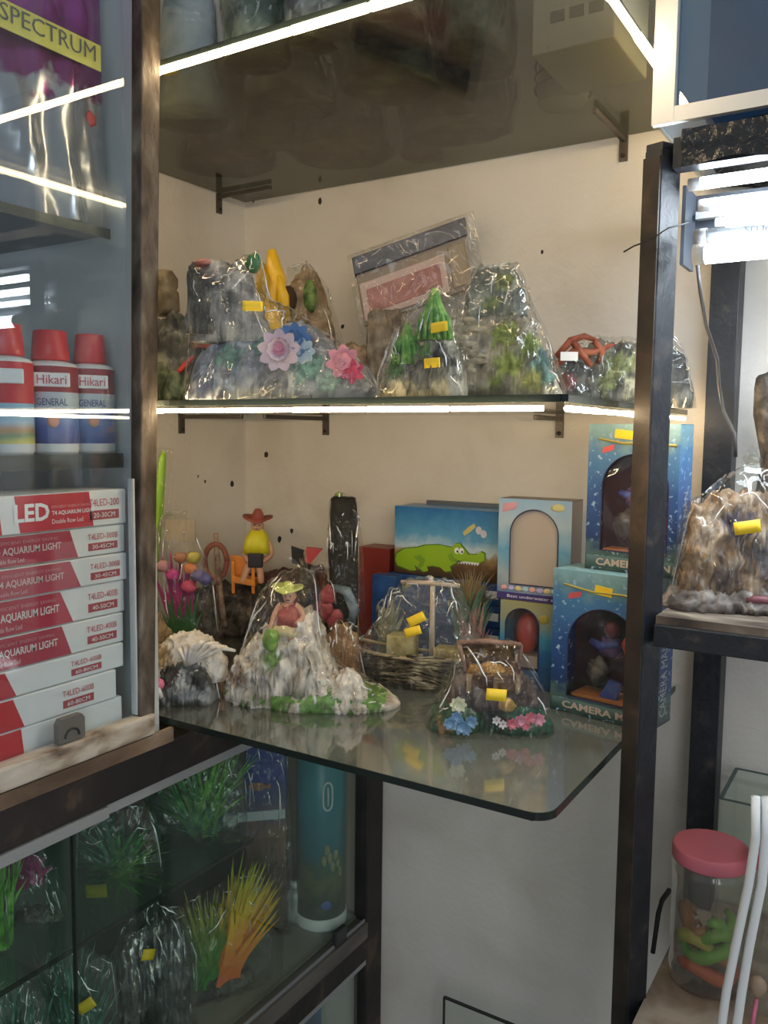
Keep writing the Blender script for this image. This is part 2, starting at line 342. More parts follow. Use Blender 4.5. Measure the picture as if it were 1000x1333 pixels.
def skin(name, m, parent, verts, edges, rad, sub=2):
    me = bpy.data.meshes.new(name); me.from_pydata([tuple(v) for v in verts], edges, []); o = bpy.data.objects.new(name, me); COL.objects.link(o)
    mod = o.modifiers.new('skin', 'SKIN'); mod.use_smooth_shade = True
    for i, r in enumerate(rad): me.skin_vertices[0].data[i].radius = (r, r) if not hasattr(r, '__len__') else r
    me.skin_vertices[0].data[0].use_root = True
    s = o.modifiers.new('smooth', 'SUBSURF'); s.levels = sub; s.render_levels = sub
    bpy.context.view_layer.update()
    m2 = bpy.data.meshes.new_from_object(o.evaluated_get(bpy.context.evaluated_depsgraph_get())); bpy.data.objects.remove(o)
    m2.materials.clear(); m2.materials.append(m); m2.polygons.foreach_set('use_smooth', [True]*len(m2.polygons))
    return link(bpy.data.objects.new(name, m2), parent)

# ================================================================== the setting
XC = .3156                                   # front plane of the left-hand cabinets
SH_Y, SH_X = -.497, .803                     # front edge and free right end of the niche shelves
Z_LOW, Z_MID, Z_TOP = .970, 1.362, 1.752     # upper faces of the three shelves
struct(MB().box((-.12, 0, 0), (2.1, .1, 2.6)).build('wall_back', PLASTER))
struct(MB().box((-.12, -1.9, 0), (0, 0, 2.6)).build('wall_left', PLASTER))
struct(MB().box((-.12, -3.6, -.05), (3.2, .1, 0)).build('floor', mat('grey_floor', (.3, .29, .28), .6, [(.3, (.24, .23, .22)), (.7, (.36, .35, .33))], 9)))
hm = plain('nail_hole', (.03, .025, .02), .9)
wl = bpy.data.objects['wall_left']; wb = bpy.data.objects['wall_back']
for k, (px, py, r) in enumerate([(347, 592, 4), (417, 262, 4), (380, 691, 3), (364, 702, 4), (706, 328, 2), (446, 425, 3), (330, 262, 2)]):
    c = onY(px, py, 0); MB().ball(c, (r*.0013, .0012, r*.0017), 1, .5, 9, k).build('nail_hole', hm, wb)
for k, (px, py, r) in enumerate([(302, 630, 4), (267, 627, 2), (258, 620, 1.6)]):
    c = onX(px, py, 0); MB().ball(c, (.0012, r*.0014, r*.0018), 1, .5, 9, k).build('nail_hole', hm, wl)

# ------------------------------------------------------------------ niche shelves, light strips, brackets
def shelf(z, label, m, rnd_r, th=.007, x1=SH_X):
    out = [(.004, -.004), (.004, SH_Y)]
    if rnd_r:
        for k in range(9): a = -PI/2+PI/2*k/8; out.append((x1-rnd_r+rnd_r*math.cos(a), SH_Y+rnd_r+rnd_r*math.sin(a)))
    else: out.append((x1, SH_Y))
    out.append((x1, -.004))
    t = thing('glass_shelf', label, 'shelf', (.4, -.25, z-th))
    o = [(a-.4, b+.25) for a, b in out]
    MB().prism(o, (0, 0, 0), (1, 0, 0), (0, 1, 0), (0, 0, th)).build('pane', m, t)
    e = MB(); oo = o[1:]
    for (a, b), (c, d) in zip(oo, oo[1:]):
        u = Vector((c-a, d-b, 0)); n = Vector((u.y, -u.x, 0)).normalized()*.0012
        e.obox(Vector(((a+c)/2, (b+d)/2, th/2))+n*.6, u/2*1.02, n*.5, (0, 0, th/2*.98))
    e.build('polished_edge', EDGE, t, label='dark polished edge of the glass'); return t
shelf(Z_LOW, 'lower niche glass shelf with a rounded free corner under the ornaments', SHELFGLASS, .022, .008)
shelf(Z_MID, 'middle niche glass shelf at eye level carrying the rock ornaments', SHELFGLASS, 0)
shelf(Z_TOP, 'top niche glass shelf seen from below with dusty bags on it', TOPGLASS, 0)
def strip(label, a, b, n, r=.0042, lm=None):
    a, b = Vector(a), Vector(b); t = thing('led_strip', label, 'light strip', (a+b)/2, 0, 'warm light strips on the niche shelves'); c = (a+b)/2
    for k in range(n):
        p, q = a.lerp(b, (k+.02)/n)-c, a.lerp(b, (k+.98)/n)-c
        rr = r*random.Random(k).uniform(.85, 1.1); MB().tube([p, q], rr, 8).build('segment', lm or LED, t, True)
    return t
random.seed(3)
zl = Z_MID-.0125
strip('glowing warm light strip along the front edge of the middle shelf', (.02, SH_Y-.003, zl), (.79, SH_Y-.003, zl), 8, .0027, LEDM)
strip('glowing warm light strip along the free end of the middle shelf', (SH_X+.002, SH_Y+.01, zl), (SH_X+.002, -.02, zl), 5, .0027, LEDM)
zl = Z_TOP-.0125
strip('glowing warm light strip along the front edge of the top shelf', (.02, SH_Y-.003, zl), (.79, SH_Y-.003, zl), 8, .0044)
strip('glowing warm light strip along the free end of the top shelf', (SH_X+.002, SH_Y+.01, zl), (SH_X+.002, -.04, zl), 5, .0044)
def bracket(label, base, out, L):
    base, out = Vector(base), Vector(out); side = Vector((-out.y, out.x, 0))
    t = thing('shelf_bracket', label, 'bracket', base, 0)
    MB().obox(out*.002+Vector((0, 0, -.012)), side*.006, out*.002, (0, 0, .017)).build('wall_plate', STEEL, t)
    MB().obox(out*L/2, side*.0028, out*L/2, (0, 0, .0035)).build('arm', STEEL, t, bevel=.001)
    MB().ball(out*.005+Vector((0, 0, -.022)), (.0035, .0035, .0035), 1).build('screw', hm, t)
b = onY(425, 545, 0)
bracket('steel bracket under the middle shelf on the back wall', (b.x, 0, Z_MID-.012), (0, -1, 0), .17)
bracket('steel bracket under the middle shelf hidden end near the iron post', (.62, 0, Z_MID-.012), (0, -1, 0), .1)
b = onY(813, 180, 0)
bracket('steel bracket under the top shelf on the back wall', (b.x, 0, Z_TOP-.012), (0, -1, 0), .13)
b = onX(284, 245, 0)
bracket('steel bracket under the top shelf on the left wall', (0, b.y, Z_TOP-.012), (1, 0, 0), .12)
b = onX(235, 527, 0)
bracket('steel bracket under the middle shelf on the left wall', (0, b.y, Z_MID-.012), (1, 0, 0), .14)

# ------------------------------------------------------------------ upper display cabinet on the left
YE = -1.42
uc = thing('display_cabinet', 'glass-fronted upper display cabinet with worn metal frame at left', 'cabinet', (0, 0, 0))
MB().box((.001, YE, .955), (.010, -.507, 2.1)).build('back_panel', CABINT, uc)
MB().box((.001, -.515, .955), (.299, -.506, 2.1)).build('end_panel', CABINT, uc)
MB().box((.001, YE, .952), (.300, -.507, .966)).build('floor_panel', CABINT, uc)
sp = MB()   # leaning door stile
pa, pb, pc, pd = onX(211, 0, XC), onX(186, 0, XC), onX(199, 935, XC), onX(183, 935, XC)
sp.add([(XC, pb.y, 1.86), (XC, pa.y, 1.86), (.298, pa.y, 1.86), (.298, pb.y, 1.86), (XC, pd.y, .985), (XC, pc.y+.004, .985), (.298, pc.y+.004, .985), (.298, pd.y, .985)],
       [(0, 1, 2, 3), (4, 7, 6, 5), (0, 4, 5, 1), (1, 5, 6, 2), (2, 6, 7, 3), (3, 7, 4, 0)])
sp.build('door_stile', OLDALU, uc, bevel=.002)
MB().box((.299, YE, .962), (XC+.004, -.53, .988)).build('bottom_rail', CREAMRAIL, uc, bevel=.003)
MB().box((.303, YE, .990), (.308, pd.y-.002, 1.86)).build('glass_door', GLASS, uc)
MB().box((.302, pd.y-.0015, .99), (.311, pd.y+.001, 1.27)).build('glass_rubber_edge', plain('pale_edge', (.5, .52, .52)), uc)
lt = Vector((XC-.006, onX(92, 940, XC).y, .99))
lk = thing('door_lock', 'small steel plate lock on the cabinet door bottom edge', 'lock', lt)
MB().prism([(-.017, 0), (.017, 0), (.017, .022), (.013, .027), (-.013, .027), (-.017, .022)], (0, 0, 0), (0, 1, 0), (0, 0, 1), (.008, 0, 0)).build('plate', plain('lock_steel', (.20, .185, .165), .45, metal=.5), lk)
MB().tube([Vector((.0085, .009*math.cos(a), .005+.009*math.sin(a))) for a in [PI*k/10 for k in range(11)]], .0012, 6).build('ring', BLACKINK, lk)

# dark upper shelf and white shelf in the cabinet
def cab_shelf(label, p, depth, th, m):
    t = thing('cabinet_shelf', label, 'shelf', (.01, 0, p.z)); MB().box((.003, YE+.02, -th), (p.x-.01, p.y, 0)).build('board', m, t)
    MB().box((p.x-.012, YE+.02, -th-.004), (p.x-.009, p.y, .001)).build('front_edge', EDGE, t); return t
p = onX(143, 300, .276)
cab_shelf('dark shelf under the purple pouch inside the upper cabinet', p, 0, .006, plain('dark_smoked_glass', (.05, .055, .06), .2)); z_p = p.z
p = onX(160, 591, .276)
cab_shelf('dark shelf under the row of bottles inside the upper cabinet', p, 0, .012, plain('dark_shelf_board', (.035, .035, .036), .5)); z_b = p.z

# pouch
PX = .246; pl_, pr_ = onX(-22, 290, PX), onX(138, 290, PX)
pt = thing('food_pouch', 'purple and silver stand-up pouch lettered SPECTRUM inside the cabinet', 'pouch', (PX, (pl_.y+pr_.y)/2, z_p+.001))
W = (pr_.y-pl_.y)/2
def pouch_pt(u, v):   # u -1..1 along y, v 0..1 up
    H = .33; wv = W*(1-.06*v); bulge = (.026*(1-v)**.6+.004)*(1-u*u)**.6
    return u*wv, v*H, bulge
vs = []; fs = []; nu, nv = 22, 26
for sgn in (1, -1):
    for j in range(nv+1):
        for i in range(nu+1):
            y, z, bl = pouch_pt(2*i/nu-1, j/nv); g = (noise.noise(Vector((y*34, z*13, sgn*3)))*.012+noise.noise(Vector((y*80, z*40, sgn)))*.003)*(bl/.02)
            vs.append((sgn*(bl+max(g, -bl*.8)) if 0 < i < nu else sgn*.0005, y, z))
for s_ in (0, 1):
    o_ = s_*(nu+1)*(nv+1)
    for j in range(nv):
        for i in range(nu): fs.append((o_+j*(nu+1)+i, o_+j*(nu+1)+i+1, o_+(j+1)*(nu+1)+i+1, o_+(j+1)*(nu+1)+i))
pm_ = zramp('pouch_foil', [(.0, (.34, .34, .36)), (.42, (.42, .42, .44)), (.46, (.24, .04, .16)), (.72, (.40, .07, .34)), (1, (.42, .10, .40))], 0, .33, .22)
pm_.node_tree.nodes['Principled BSDF'].inputs['Metallic'].default_value = .7
MB().add(vs, fs).build('foil_bag', pm_, pt, True)
def on_pouch(y, z): u = y/W; return Vector((.026*max(1-z/.33, 0)**.6*(max(1-u*u, 0))**.6+.012, y, z))
l0 = onX(-20, 50, .268); l1 = onX(126, 96, .268)
yc = pt.location.y; bl_ = onX(126, 96, .268).z-pt.location.z; bt = onX(126, 62, .268).z-pt.location.z
MB().box((.0285, l0.y-yc, bl_), (.0300, l1.y-yc, bt)).build('yellow_label', plain('olive_yellow_print', (.62, .56, .10)), pt, bevel=.004)
lettering('SPECTRUM', plain('grey_ink', (.10, .10, .09)), pt, (.0303, l0.y-yc+.012, bl_+.008), (0, 1, 0), (0, 0, 1), l1.y-l0.y-.02, (bt-bl_)*.6)
fm = plain('red_flake', (.5, .05, .04))
for k, (px, py) in enumerate([(118, 155), (112, 228), (120, 205)]):
    q = onX(px, py, .262)-pt.location; MB().ball(q, (.002, .007, .009), 2, .3, 6, k).build('red_print_patch', fm, pt, True)
# a second white bag edge at the pouch's right
# bottles
BW, BB, BC = plain('bottle_white', (.72, .73, .74), .35), plain('bottle_cap_red', (.62, .04, .05), .35), None
def bottle(px0, px1, ptop, kind, label):
    X = .242; a, b_ = onX(px0, 590, X), onX(px1, 590, X); r = (b_.y-a.y)/2*1.02; top = onX((px0+px1)/2, ptop, X).z-z_b; cx = (a.y+b_.y)/2
    t = thing('medicine_bottle', label, 'bottle', (X, cx, z_b+.0005)); h = top*.76
    MB().lathe([(r*.92, 0), (r, .004), (r, h*.93), (r*.93, h*.97), (r*.6, h)], n=32).build('body', BW, t, True)
    MB().lathe([(r*.66, h), (r*.72, h+.002), (r*.62, top), (r*.55, top+.001)], n=24).build('cap', BB, t, True)
    def band(z0, z1, m, n='label_band'): MB().lathe([(r*1.008, z0), (r*1.012, z0+.0005), (r*1.012, z1), (r*1.008, z1+.0005)], n=32, cap=False).build(n, m, t, True)
    def side(a_, z, rr=1.03): return Vector((math.cos(a_)*r*rr, math.sin(a_)*r*rr, z))
    if kind == 0:
        band(.012, h*.34, zramp('fish_picture_print', [(0, (.7, .6, .1)), (.35, (.12, .22, .10)), (.6, (.4, .2, .06)), (1, (.3, .5, .7))], .012, h*.34, .4))
        band(h*.34, h*.52, plain('pale_blue_print', (.30, .50, .66))); band(h*.52, h*.93, RED)
    else:
        band(.012, h*.46, zramp('deep_blue_print', [(0, (.02, .035, .20)), (.5, (.03, .08, .36)), (1, (.14, .28, .58))], .012, h*.46, .4))
        band(h*.46, h*.66, plain('grey_blue_print', (.5, .56, .62))); band(h*.66, h*.93, DKRED)
        MB().ball(side(-.55, h*.36, 1.0), (.003, r*.34, r*.28), 2).build('fish_print', plain('orange_fish_print', (.55, .22, .14)), t, True)
        lettering('GENERAL', plain('navy_ink', (.05, .07, .2)), t, side(-.62, h*.52, 1.02)-Vector((.581, .814, 0))*r*.55, Vector((.581, .814, 0)), (0, 0, 1), r*1.1, h*.075)
    a0 = -.62
    MB().obox(side(a0, h*.79, 1.0), Vector((math.cos(a0), math.sin(a0), 0))*.0015, Vector((-math.sin(a0), math.cos(a0), 0))*r*.66, (0, 0, h*.075)).build('logo_oval', WHITEINK, t, bevel=.006)
    if kind: lettering('Hikari', REDTXT, t, side(a0, h*.745, 1.0)+Vector((math.cos(a0), math.sin(a0), 0))*.0017-Vector((-math.sin(a0), math.cos(a0), 0))*r*.52, (-math.sin(a0), math.cos(a0), 0), (0, 0, 1), r*1.05, h*.095)
    return t
bottle(-20, 39, 424, 0, 'red-capped bottle with a yellow and green fish picture, partly cut off')
bottle(40, 96, 433, 1, 'blue and maroon bottle with faded red cap, middle of the row')
bottle(96, 143, 438, 1, 'blue and maroon bottle with bright red cap, nearest the cabinet frame')

# ------------------------------------------------------------------ stack of light boxes
XF = .296
LB = [(164, 635, 680, 116, 122, 'T4LED-200', '20-30CM', 1), (164.5, 681, 717, 93, 104, 'T4LED-300B', '30-45CM', 0), (165, 718, 753, 91, 105, 'T4LED-300B', '30-45CM', 0),
      (164, 754, 795, 80, 97, 'T4LED-400B', '40-50CM', 0), (163, 796, 833, 82, 95, 'T4LED-400B', '40-50CM', 0), (162, 835, 868, 6, 21, 'T4LED-600B', '60-80CM', 0),
      (152, 870, 904, 16, 31, 'T4LED-600B', '60-80CM', 0), (161, 905, 940, 28, 34, None, None, 0)]
ORD = ['topmost', 'second from top', 'third from top', 'fourth from top', 'fifth from top', 'third from bottom', 'second from bottom', 'bottommost']
RP = [plain('red_box_print_%d' % k, c) for k, c in enumerate([(.56, .02, .04), (.42, .03, .06), (.46, .05, .08), (.46, .02, .05), (.44, .03, .06), (.50, .015, .03), (.55, .012, .02), (.58, .012, .02)])]
zprev = None
for k in range(7, -1, -1):
    xr, yt, yb, bt_, bb_, m1, m2, big = LB[k]
    a, c = onX(xr, yt, XF), onX(xr, yb, XF); z1 = a.z; z0 = zprev if zprev else .9665; zprev = z1
    rnd = random.Random(k); xf = XF+rnd.uniform(-.004, 0)
    t = thing('aquarium_light_box', 'red and white light carton, %s of the stack of eight' % ORD[k], 'box', (xf, a.y, z0), 0, 'stack of aquarium light cartons')
    h = z1-z0-.0008; L = -(1.38+a.y)
    MB().box((-.07, L, 0), (0, 0, h)).build('carton', WHITE, t, bevel=.0018)
    yt_, yb_ = onX(bt_, yt+8, XF).y-a.y, onX(bb_, yb, XF).y-a.y
    def panel(pts, m, n, e=.0005): MB().prism(pts, (0, 0, 0), (0, 1, 0), (0, 0, 1), (e, 0, 0)).build(n, m, t)
    if k == 0:
        ws = onX(22, 640, XF).y-a.y; panel([(L, .001), (ws-.018, .001), (ws-.022, h-.001), (L, h-.001)], RP[k], 'red_print')
        panel([(ws+.003, .001), (yb_, .001), (yt_, h-.001), (ws-.003, h-.001)], RP[k], 'red_print')
        y0 = onX(18, 665, XF).y-a.y
        lettering('LED', WHITEINK, t, (.0006, y0, h*.30), (0, 1, 0), (0, 0, 1), .042, h*.46, bold=.03)
        lettering('T4 AQUARIUM LIGHT', WHITEINK, t, (.0006, y0+.045, h*.40), (0, 1, 0), (0, 0, 1), .055, h*.13, bold=.02)
        lettering('Double Row Led', WHITEINK, t, (.0006, y0+.045, h*.19), (0, 1, 0), (0, 0, 1), .040, h*.12)
        lettering('EFFICIENT ENERGY SAVING', plain('pale_red_ink', (.75, .35, .35)), t, (.0006, y0+.045, h*.60), (0, 1, 0), (0, 0, 1), .052, h*.07)
    else:
        panel([(L, .001), (yb_, .001), (yt_, h-.001), (L, h-.001)], RP[k], 'red_print')
        if k < 5:
            y1 = yb_-.026 if k < 3 else yb_-.022
            lettering('T4 AQUARIUM LIGHT', plain('worn_white_ink_%d' % k, (.72, .55, .55) if k < 3 else (.8, .72, .70)), t, (.0006, y1-.078, h*.36), (0, 1, 0), (0, 0, 1), .082, h*.27, bold=.02)
            lettering('Double Row Led', plain('faint_ink_%d' % k, (.7, .5, .5)), t, (.0006, y1-.078, h*.13), (0, 1, 0), (0, 0, 1), .036, h*.14)
            lettering('EFFICIENT ENERGY SAVING', plain('fainter_ink_%d' % k, (.62, .30, .32)), t, (.0006, y1-.070, h*.72), (0, 1, 0), (0, 0, 1), .070, h*.10)
    if m1:
        y2 = -.053 if k < 5 else -.075
        lettering(m1, REDTXT, t, (.0006, y2, h*.56), (0, 1, 0), (0, 0, 1), .042, h*.2)
        panel([(y2+.001, h*.18), (y2+.042, h*.18), (y2+.042, h*.44), (y2+.001, h*.44)], plain('brick_red_bar', (.42, .06, .07)), 'size_bar')
        lettering(m2, WHITEINK, t, (.0007, y2+.006, h*.24), (0, 1, 0), (0, 0, 1), .030, h*.14)

# ------------------------------------------------------------------ low cabinet
lc = thing('low_cabinet', 'black low cabinet with sliding glass doors under the niche', 'cabinet', (0, 0, 0))
MB().box((.001, YE, .925), (XC-.004, -.002, .944)).build('top_board', BLACKWOOD, lc)
MB().box((XC-.022, YE, .898), (XC, -.002, .946)).build('top_rail', BLACKWOOD, lc, bevel=.003)
MB().box((XC-.004, YE, .944), (XC+.002, -.50, .961)).build('worn_brown_lip', mat('worn_brown_wood', (.2, .12, .07), .6, [(.3, (.07, .04, .025)), (.55, (.2, .13, .08)), (.75, (.45, .36, .27))], 18, 8, .2, stretch=(1, .4, 1)), lc)
MB().box((XC-.020, YE, .884), (XC+.001, -.60, .897)).build('upper_track', GREYTRACK, lc)
MB().box((XC-.020, -.60, .886), (XC-.003, -.052, .899)).build('upper_track', GREYTRACK, lc)
MB().box((XC-.026, -.052, .02), (XC, -.002, .90)).build('corner_post', BLACKWOOD, lc, bevel=.002)
MB().box((.02, -.044, .486), (XC-.027, -.03, .92)).build('end_panel', plain('beige_end_panel', (.27, .23, .18), .7), lc)
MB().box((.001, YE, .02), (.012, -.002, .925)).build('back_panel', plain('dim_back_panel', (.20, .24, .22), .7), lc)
MB().box((.012, YE, .468), (XC-.022, -.052, .484)).build('floor_board', mat('olive_grey_board', (.28, .27, .22), .5, [(.3, (.22, .21, .17)), (.7, (.33, .31, .26))], 12), lc)
MB().box((XC-.022, YE, .452), (XC+.002, -.052, .480)).build('lower_track', mat('grey_worn_track_wood', (.17, .15, .13), .6, [(.3, (.09, .075, .06)), (.6, (.2, .18, .155)), (.8, (.33, .3, .26))], 20, 8, .3, stretch=(1, .15, 1)), lc)
MB().box((XC-.006, YE, .466), (XC-.0035, -.052, .485)).build('track_lip', GREYTRACK, lc)
MB().box((XC-.02, YE, .412), (XC, -.052, .452)).build('bottom_rail', BLACKWOOD, lc)
MB().box((XC-.018, YE, .402), (XC-.001, -.052, .412)).build('second_track', GREYTRACK, lc)
yp = onX(97, 1200, XC-.006).y
MB().box((XC-.010, YE, .482), (XC-.006, yp, .890)).build('sliding_pane', LOWGLASS, lc)
MB().box((XC-.0105, yp, .482), (XC-.0055, yp+.0022, .890)).build('pane_edge', EDGE, lc)
MB().box((XC-.018, yp-.03, .482), (XC-.014, -.056, .890)).build('sliding_pane', LOWGLASS, lc)
MB().box((XC-.014, YE, .05), (XC-.010, -.056, .404)).build('lower_pane', LOWGLASS, lc)
q = onX(441, 1222, XC-.006)
MB().obox((XC-.004, q.y, q.z+.006), (.0045, 0, 0), (0, .016, 0), (0, 0, .013)).build('pane_clip', plain('black_clip', (.03, .03, .032), .4), lc, bevel=.002)
p1, p2 = onX(0, 1284, .275), onX(250, 1139, .275)
gs = thing('inner_glass_shelf', 'clear inner glass shelf carrying bagged plants in the low cabinet', 'shelf', (0, 0, .718))
MB().box((.014, YE+.03, 0), (.274, -.30, .006)).build('pane', clear('inner_shelf_glass', (.75, .85, .8), .05, .8, .02, .06, (.3, .34, .3)), gs)
MB().box((.274, YE+.03, 0), (.2755, -.30, .006)).build('front_edge', EDGE, gs)
Z_IN, Z_FL = .7242, .4842

# ================================================================== ornaments on the middle shelf
def rockmat(n, a, b, c, s=38, bump=.7, rough=.6): return mat(n, b, rough, [(.32, a), (.5, b), (.68, c)], s, 8, bump, s*1.6)
SLATE = rockmat('blue_grey_resin', (.10, .11, .13), (.24, .26, .31), (.42, .45, .50))
DARKROCK = rockmat('dark_grey_resin', (.02, .02, .018), (.075, .075, .065), (.24, .23, .19))
SAND = rockmat('grey_sand_resin', (.07, .06, .045), (.26, .235, .18), (.52, .48, .38))
BROWN = rockmat('brown_resin', (.04, .024, .014), (.15, .095, .055), (.36, .25, .15))
BARK = rockmat('dark_bark_resin', (.012, .009, .006), (.05, .038, .028), (.15, .12, .09), 60)
MOSS = rockmat('moss_green_paint', (.02, .05, .012), (.09, .17, .04), (.28, .36, .10), 60)
GREEN = rockmat('deep_green_paint', (.01, .05, .03), (.03, .12, .07), (.10, .24, .16), 50)
CHALK = rockmat('white_chalk_resin', (.42, .34, .26), (.74, .69, .61), (.88, .85, .79), 50, .8)
LIME = rockmat('lime_green_paint', (.06, .20, .015), (.17, .38, .04), (.40, .58, .12), 70)
PINKP = plain('pink_petal', (.72, .34, .44), .45); PALEP = plain('pale_pink_petal', (.72, .60, .66), .45); HEARTP = plain('rose_heart', (.6, .12, .22), .5)
BLUEP = plain('blue_petal', (.14, .26, .52), .45); CREAMP = plain('cream_petal', (.75, .75, .55), .5)
YELLOWP = plain('yellow_paint', (.75, .45, .02), .35)
ORNG = 'bagged aquarium ornaments on the middle shelf'
# dark helmet-like rocks far left
S = Spot(232, Z_MID+.0005, Y=-.40)
T = thing('rock_ornament', 'dark grey rock ornament with a small red house at far left of the middle shelf', 'ornament', S.loc, S.rz, ORNG)
b = MB(); ridge(b, S, [(196, 500), (203, 425), (225, 410), (262, 415), (290, 400), (300, 450), (312, 505)], 34, 9, .07, 11); b.build('rock', DARKROCK, T, True)
b = MB(); ridge(b, S, [(198, 505), (204, 470), (240, 462), (262, 490), (270, 508)], 44, 7, .09, 15); b.build('mossy_foot', rockmat('dark_moss', (.012, .018, .008), (.05, .07, .035), (.2, .22, .14)), T, True)
b = MB(); b.lathe([(13*S.m, 0), (19*S.m, 8*S.m), (18*S.m, 30*S.m), (15*S.m, 34*S.m), (17*S.m, 38*S.m), (17*S.m, 48*S.m), (10*S.m, 58*S.m), (0.5*S.m, 60*S.m)], S.p(213, 412, 14), 24); b.build('old_pot', rockmat('ochre_stone', (.06, .04, .02), (.18, .14, .08), (.30, .25, .15), 30), T, True)
b = MB(); hs = S.p(273, 452, -34); b.obox(hs+Vector((0, 0, 6*S.m)), Vector((9, 4, 0))*S.m, Vector((-3, 7, 0))*S.m, (0, 0, 11*S.m)); b.prism([(-11, 0), (11, 0), (0, 15)], hs+Vector((0, -8*S.m, 16*S.m)), Vector((S.m, 0, 0)), (0, 0, S.m), (0, 18*S.m, 0)); hz = b.build('red_house', rockmat('red_brown_paint', (.10, .015, .008), (.30, .05, .03), (.45, .10, .06)), T)
MB().obox(hs+Vector((-2*S.m, -10*S.m, 4*S.m)), (3.5*S.m, 0, 0), (0, S.m, 0), (0, 0, 5*S.m)).build('doorway', BLACKINK, hz)
b = MB(); b.tube([S.p(243, 487, -40), S.p(252, 478, -42), S.p(262, 468, -40)], [3*S.m, 4*S.m, 2*S.m]); b.build('red_railing', plain('red_paint', (.4, .03, .03)), T, True)
# grey mountain with lotus flowers
S = Spot(372, Z_MID+.0005, Y=-.43)
T = thing('rock_ornament', 'large blue-grey mountain ornament in a crinkled bag with lotus flowers and a yellow label', 'ornament', S.loc, S.rz, ORNG)
b = MB(); ridge(b, S, [(247, 508), (262, 462), (300, 440), (345, 436), (392, 418), (420, 432), (450, 466), (480, 482), (494, 508)], 36, 7, .055, 21, paint=[(305, 468, 18, (.12, .24, .20)), (345, 452, 14, (.13, .25, .21)), (405, 482, 22, (.14, .28, .25)), (430, 500, 16, (.30, .42, .38)), (300, 500, 14, (.36, .40, .44)), (360, 500, 20, (.16, .17, .20)), (275, 490, 12, (.36, .38, .42)), (470, 498, 14, (.30, .32, .34))]); b.build('rock', SLATE, T, True)
b = MB(); ridge(b, S, [(252, 448), (262, 385), (252, 352), (270, 345), (318, 348), (330, 370), (342, 402), (358, 448)], 24, 6, .08, 22, zbase=448); b.build('volcano_peak', rockmat('grey_white_resin', (.05, .05, .05), (.26, .26, .25), (.55, .54, .5)), T, True)
b = MB(); ridge(b, S, [(246, 440), (252, 395), (248, 362), (256, 352), (272, 370), (280, 400), (284, 440)], 18, 6, .09, 24, zbase=440, y0=-12); b.build('dark_side', DARKROCK, T, True)
b = MB(); b.ball(S.p(268, 349, -4), (14*S.m, 12*S.m, 5*S.m), 2, .4, 8, 3); b.build('red_rim', rockmat('faded_red_paint', (.20, .05, .04), (.40, .13, .10), (.5, .25, .2)), T, True)
b = MB(); b.ball(S.p(331, 348, -6), (10*S.m, 8*S.m, 13*S.m), 2, .25, 8, 5); b.build('green_top', plain('bottle_green_paint', (.03, .16, .05), .4), T, True)
flower(S, T, 388, 448, -38, 22, 9, BLUEP, plain('navy_heart', (.03, .05, .2)), 2, name='blue_lotus')
flower(S, T, 370, 462, -46, 27, 9, PALEP, HEARTP, 2, name='pale_lotus')
flower(S, T, 370, 458, -52, 12, 8, PINKP, HEARTP, 2, name='lotus_heart')
flower(S, T, 398, 462, -42, 17, 8, plain('ice_blue_petal', (.42, .55, .66)), BLUEP, 1, name='ice_blue_flower')
flower(S, T, 448, 474, -36, 22, 7, PINKP, HEARTP, 2, name='pink_lotus')
flower(S, T, 460, 486, -38, 16, 6, plain('rose_petal', (.62, .10, .20)), HEARTP, 2, name='rose_lotus')
wrap(S, T, [(240, 508), (252, 430), (256, 350), (300, 350), (338, 330), (352, 392), (400, 418), (440, 446), (470, 468), (497, 508)], 50, 31, 2, 9)
sticker(S, T, 338, 409, -56, 25, 12, -.03)
# yellow horn
S = Spot(352, Z_MID+.0005, Y=-.27)
T = thing('horn_ornament', 'yellow twisted horn-shaped ornament behind the lotus mountain', 'ornament', S.loc, S.rz, ORNG)
b = MB(); b.tube([S.p(355, 508), S.p(358, 440), S.p(352, 400), S.p(358, 365), S.p(356, 345), S.p(354, 330)], [26*S.m, 20*S.m, 17*S.m, 15*S.m, 9*S.m, 5*S.m], 14); b.build('horn', YELLOWP, T, True)
b = MB(); b.tube([S.p(338, 395, -14), S.p(346, 372, -18), S.p(340, 352, -12), S.p(335, 345, -8)], [9*S.m, 10*S.m, 7*S.m, 3*S.m], 10); b.build('side_lobe', plain('ochre_yellow_paint', (.55, .33, .02), .35), T, True)
b = MB(); b.tube([S.p(372, 420, -8), S.p(370, 390, -14), S.p(364, 365, -12)], [7*S.m, 8*S.m, 3*S.m], 10); b.build('side_lobe', YELLOWP, T, True)
# brown arch
S = Spot(405, Z_MID+.0005, Y=-.15)
T = thing('arch_ornament', 'brown arch ornament with a green cactus patch in plastic against the back wall', 'ornament', S.loc, S.rz, ORNG)
b = MB(); ridge(b, S, [(368, 508), (372, 410), (380, 372), (394, 352), (408, 352), (420, 372), (434, 430), (446, 508)], 26, 5, .06, 33); b.build('arch_rock', rockmat('tan_stone', (.13, .075, .035), (.30, .20, .11), (.46, .34, .21)), T, True)
b = MB(); b.ball(S.p(380, 396, -24), (9*S.m, 6*S.m, 17*S.m), 2, .2, 6, 2); b.build('hollow_shade', plain('hollow_shade_colour', (.05, .025, .014), .8), T, True)  # dark ball puts the shade of a hollow into the colour
b = MB(); b.ball(S.p(406, 392, -27), (9*S.m, 8*S.m, 20*S.m), 2, .35, 9, 4); b.build('green_cactus', MOSS, T, True)
wrap(S, T, [(362, 508), (366, 400), (374, 352), (400, 344), (424, 372), (446, 440), (452, 508)], 34, 34, 1, 6, BAGTIGHT)
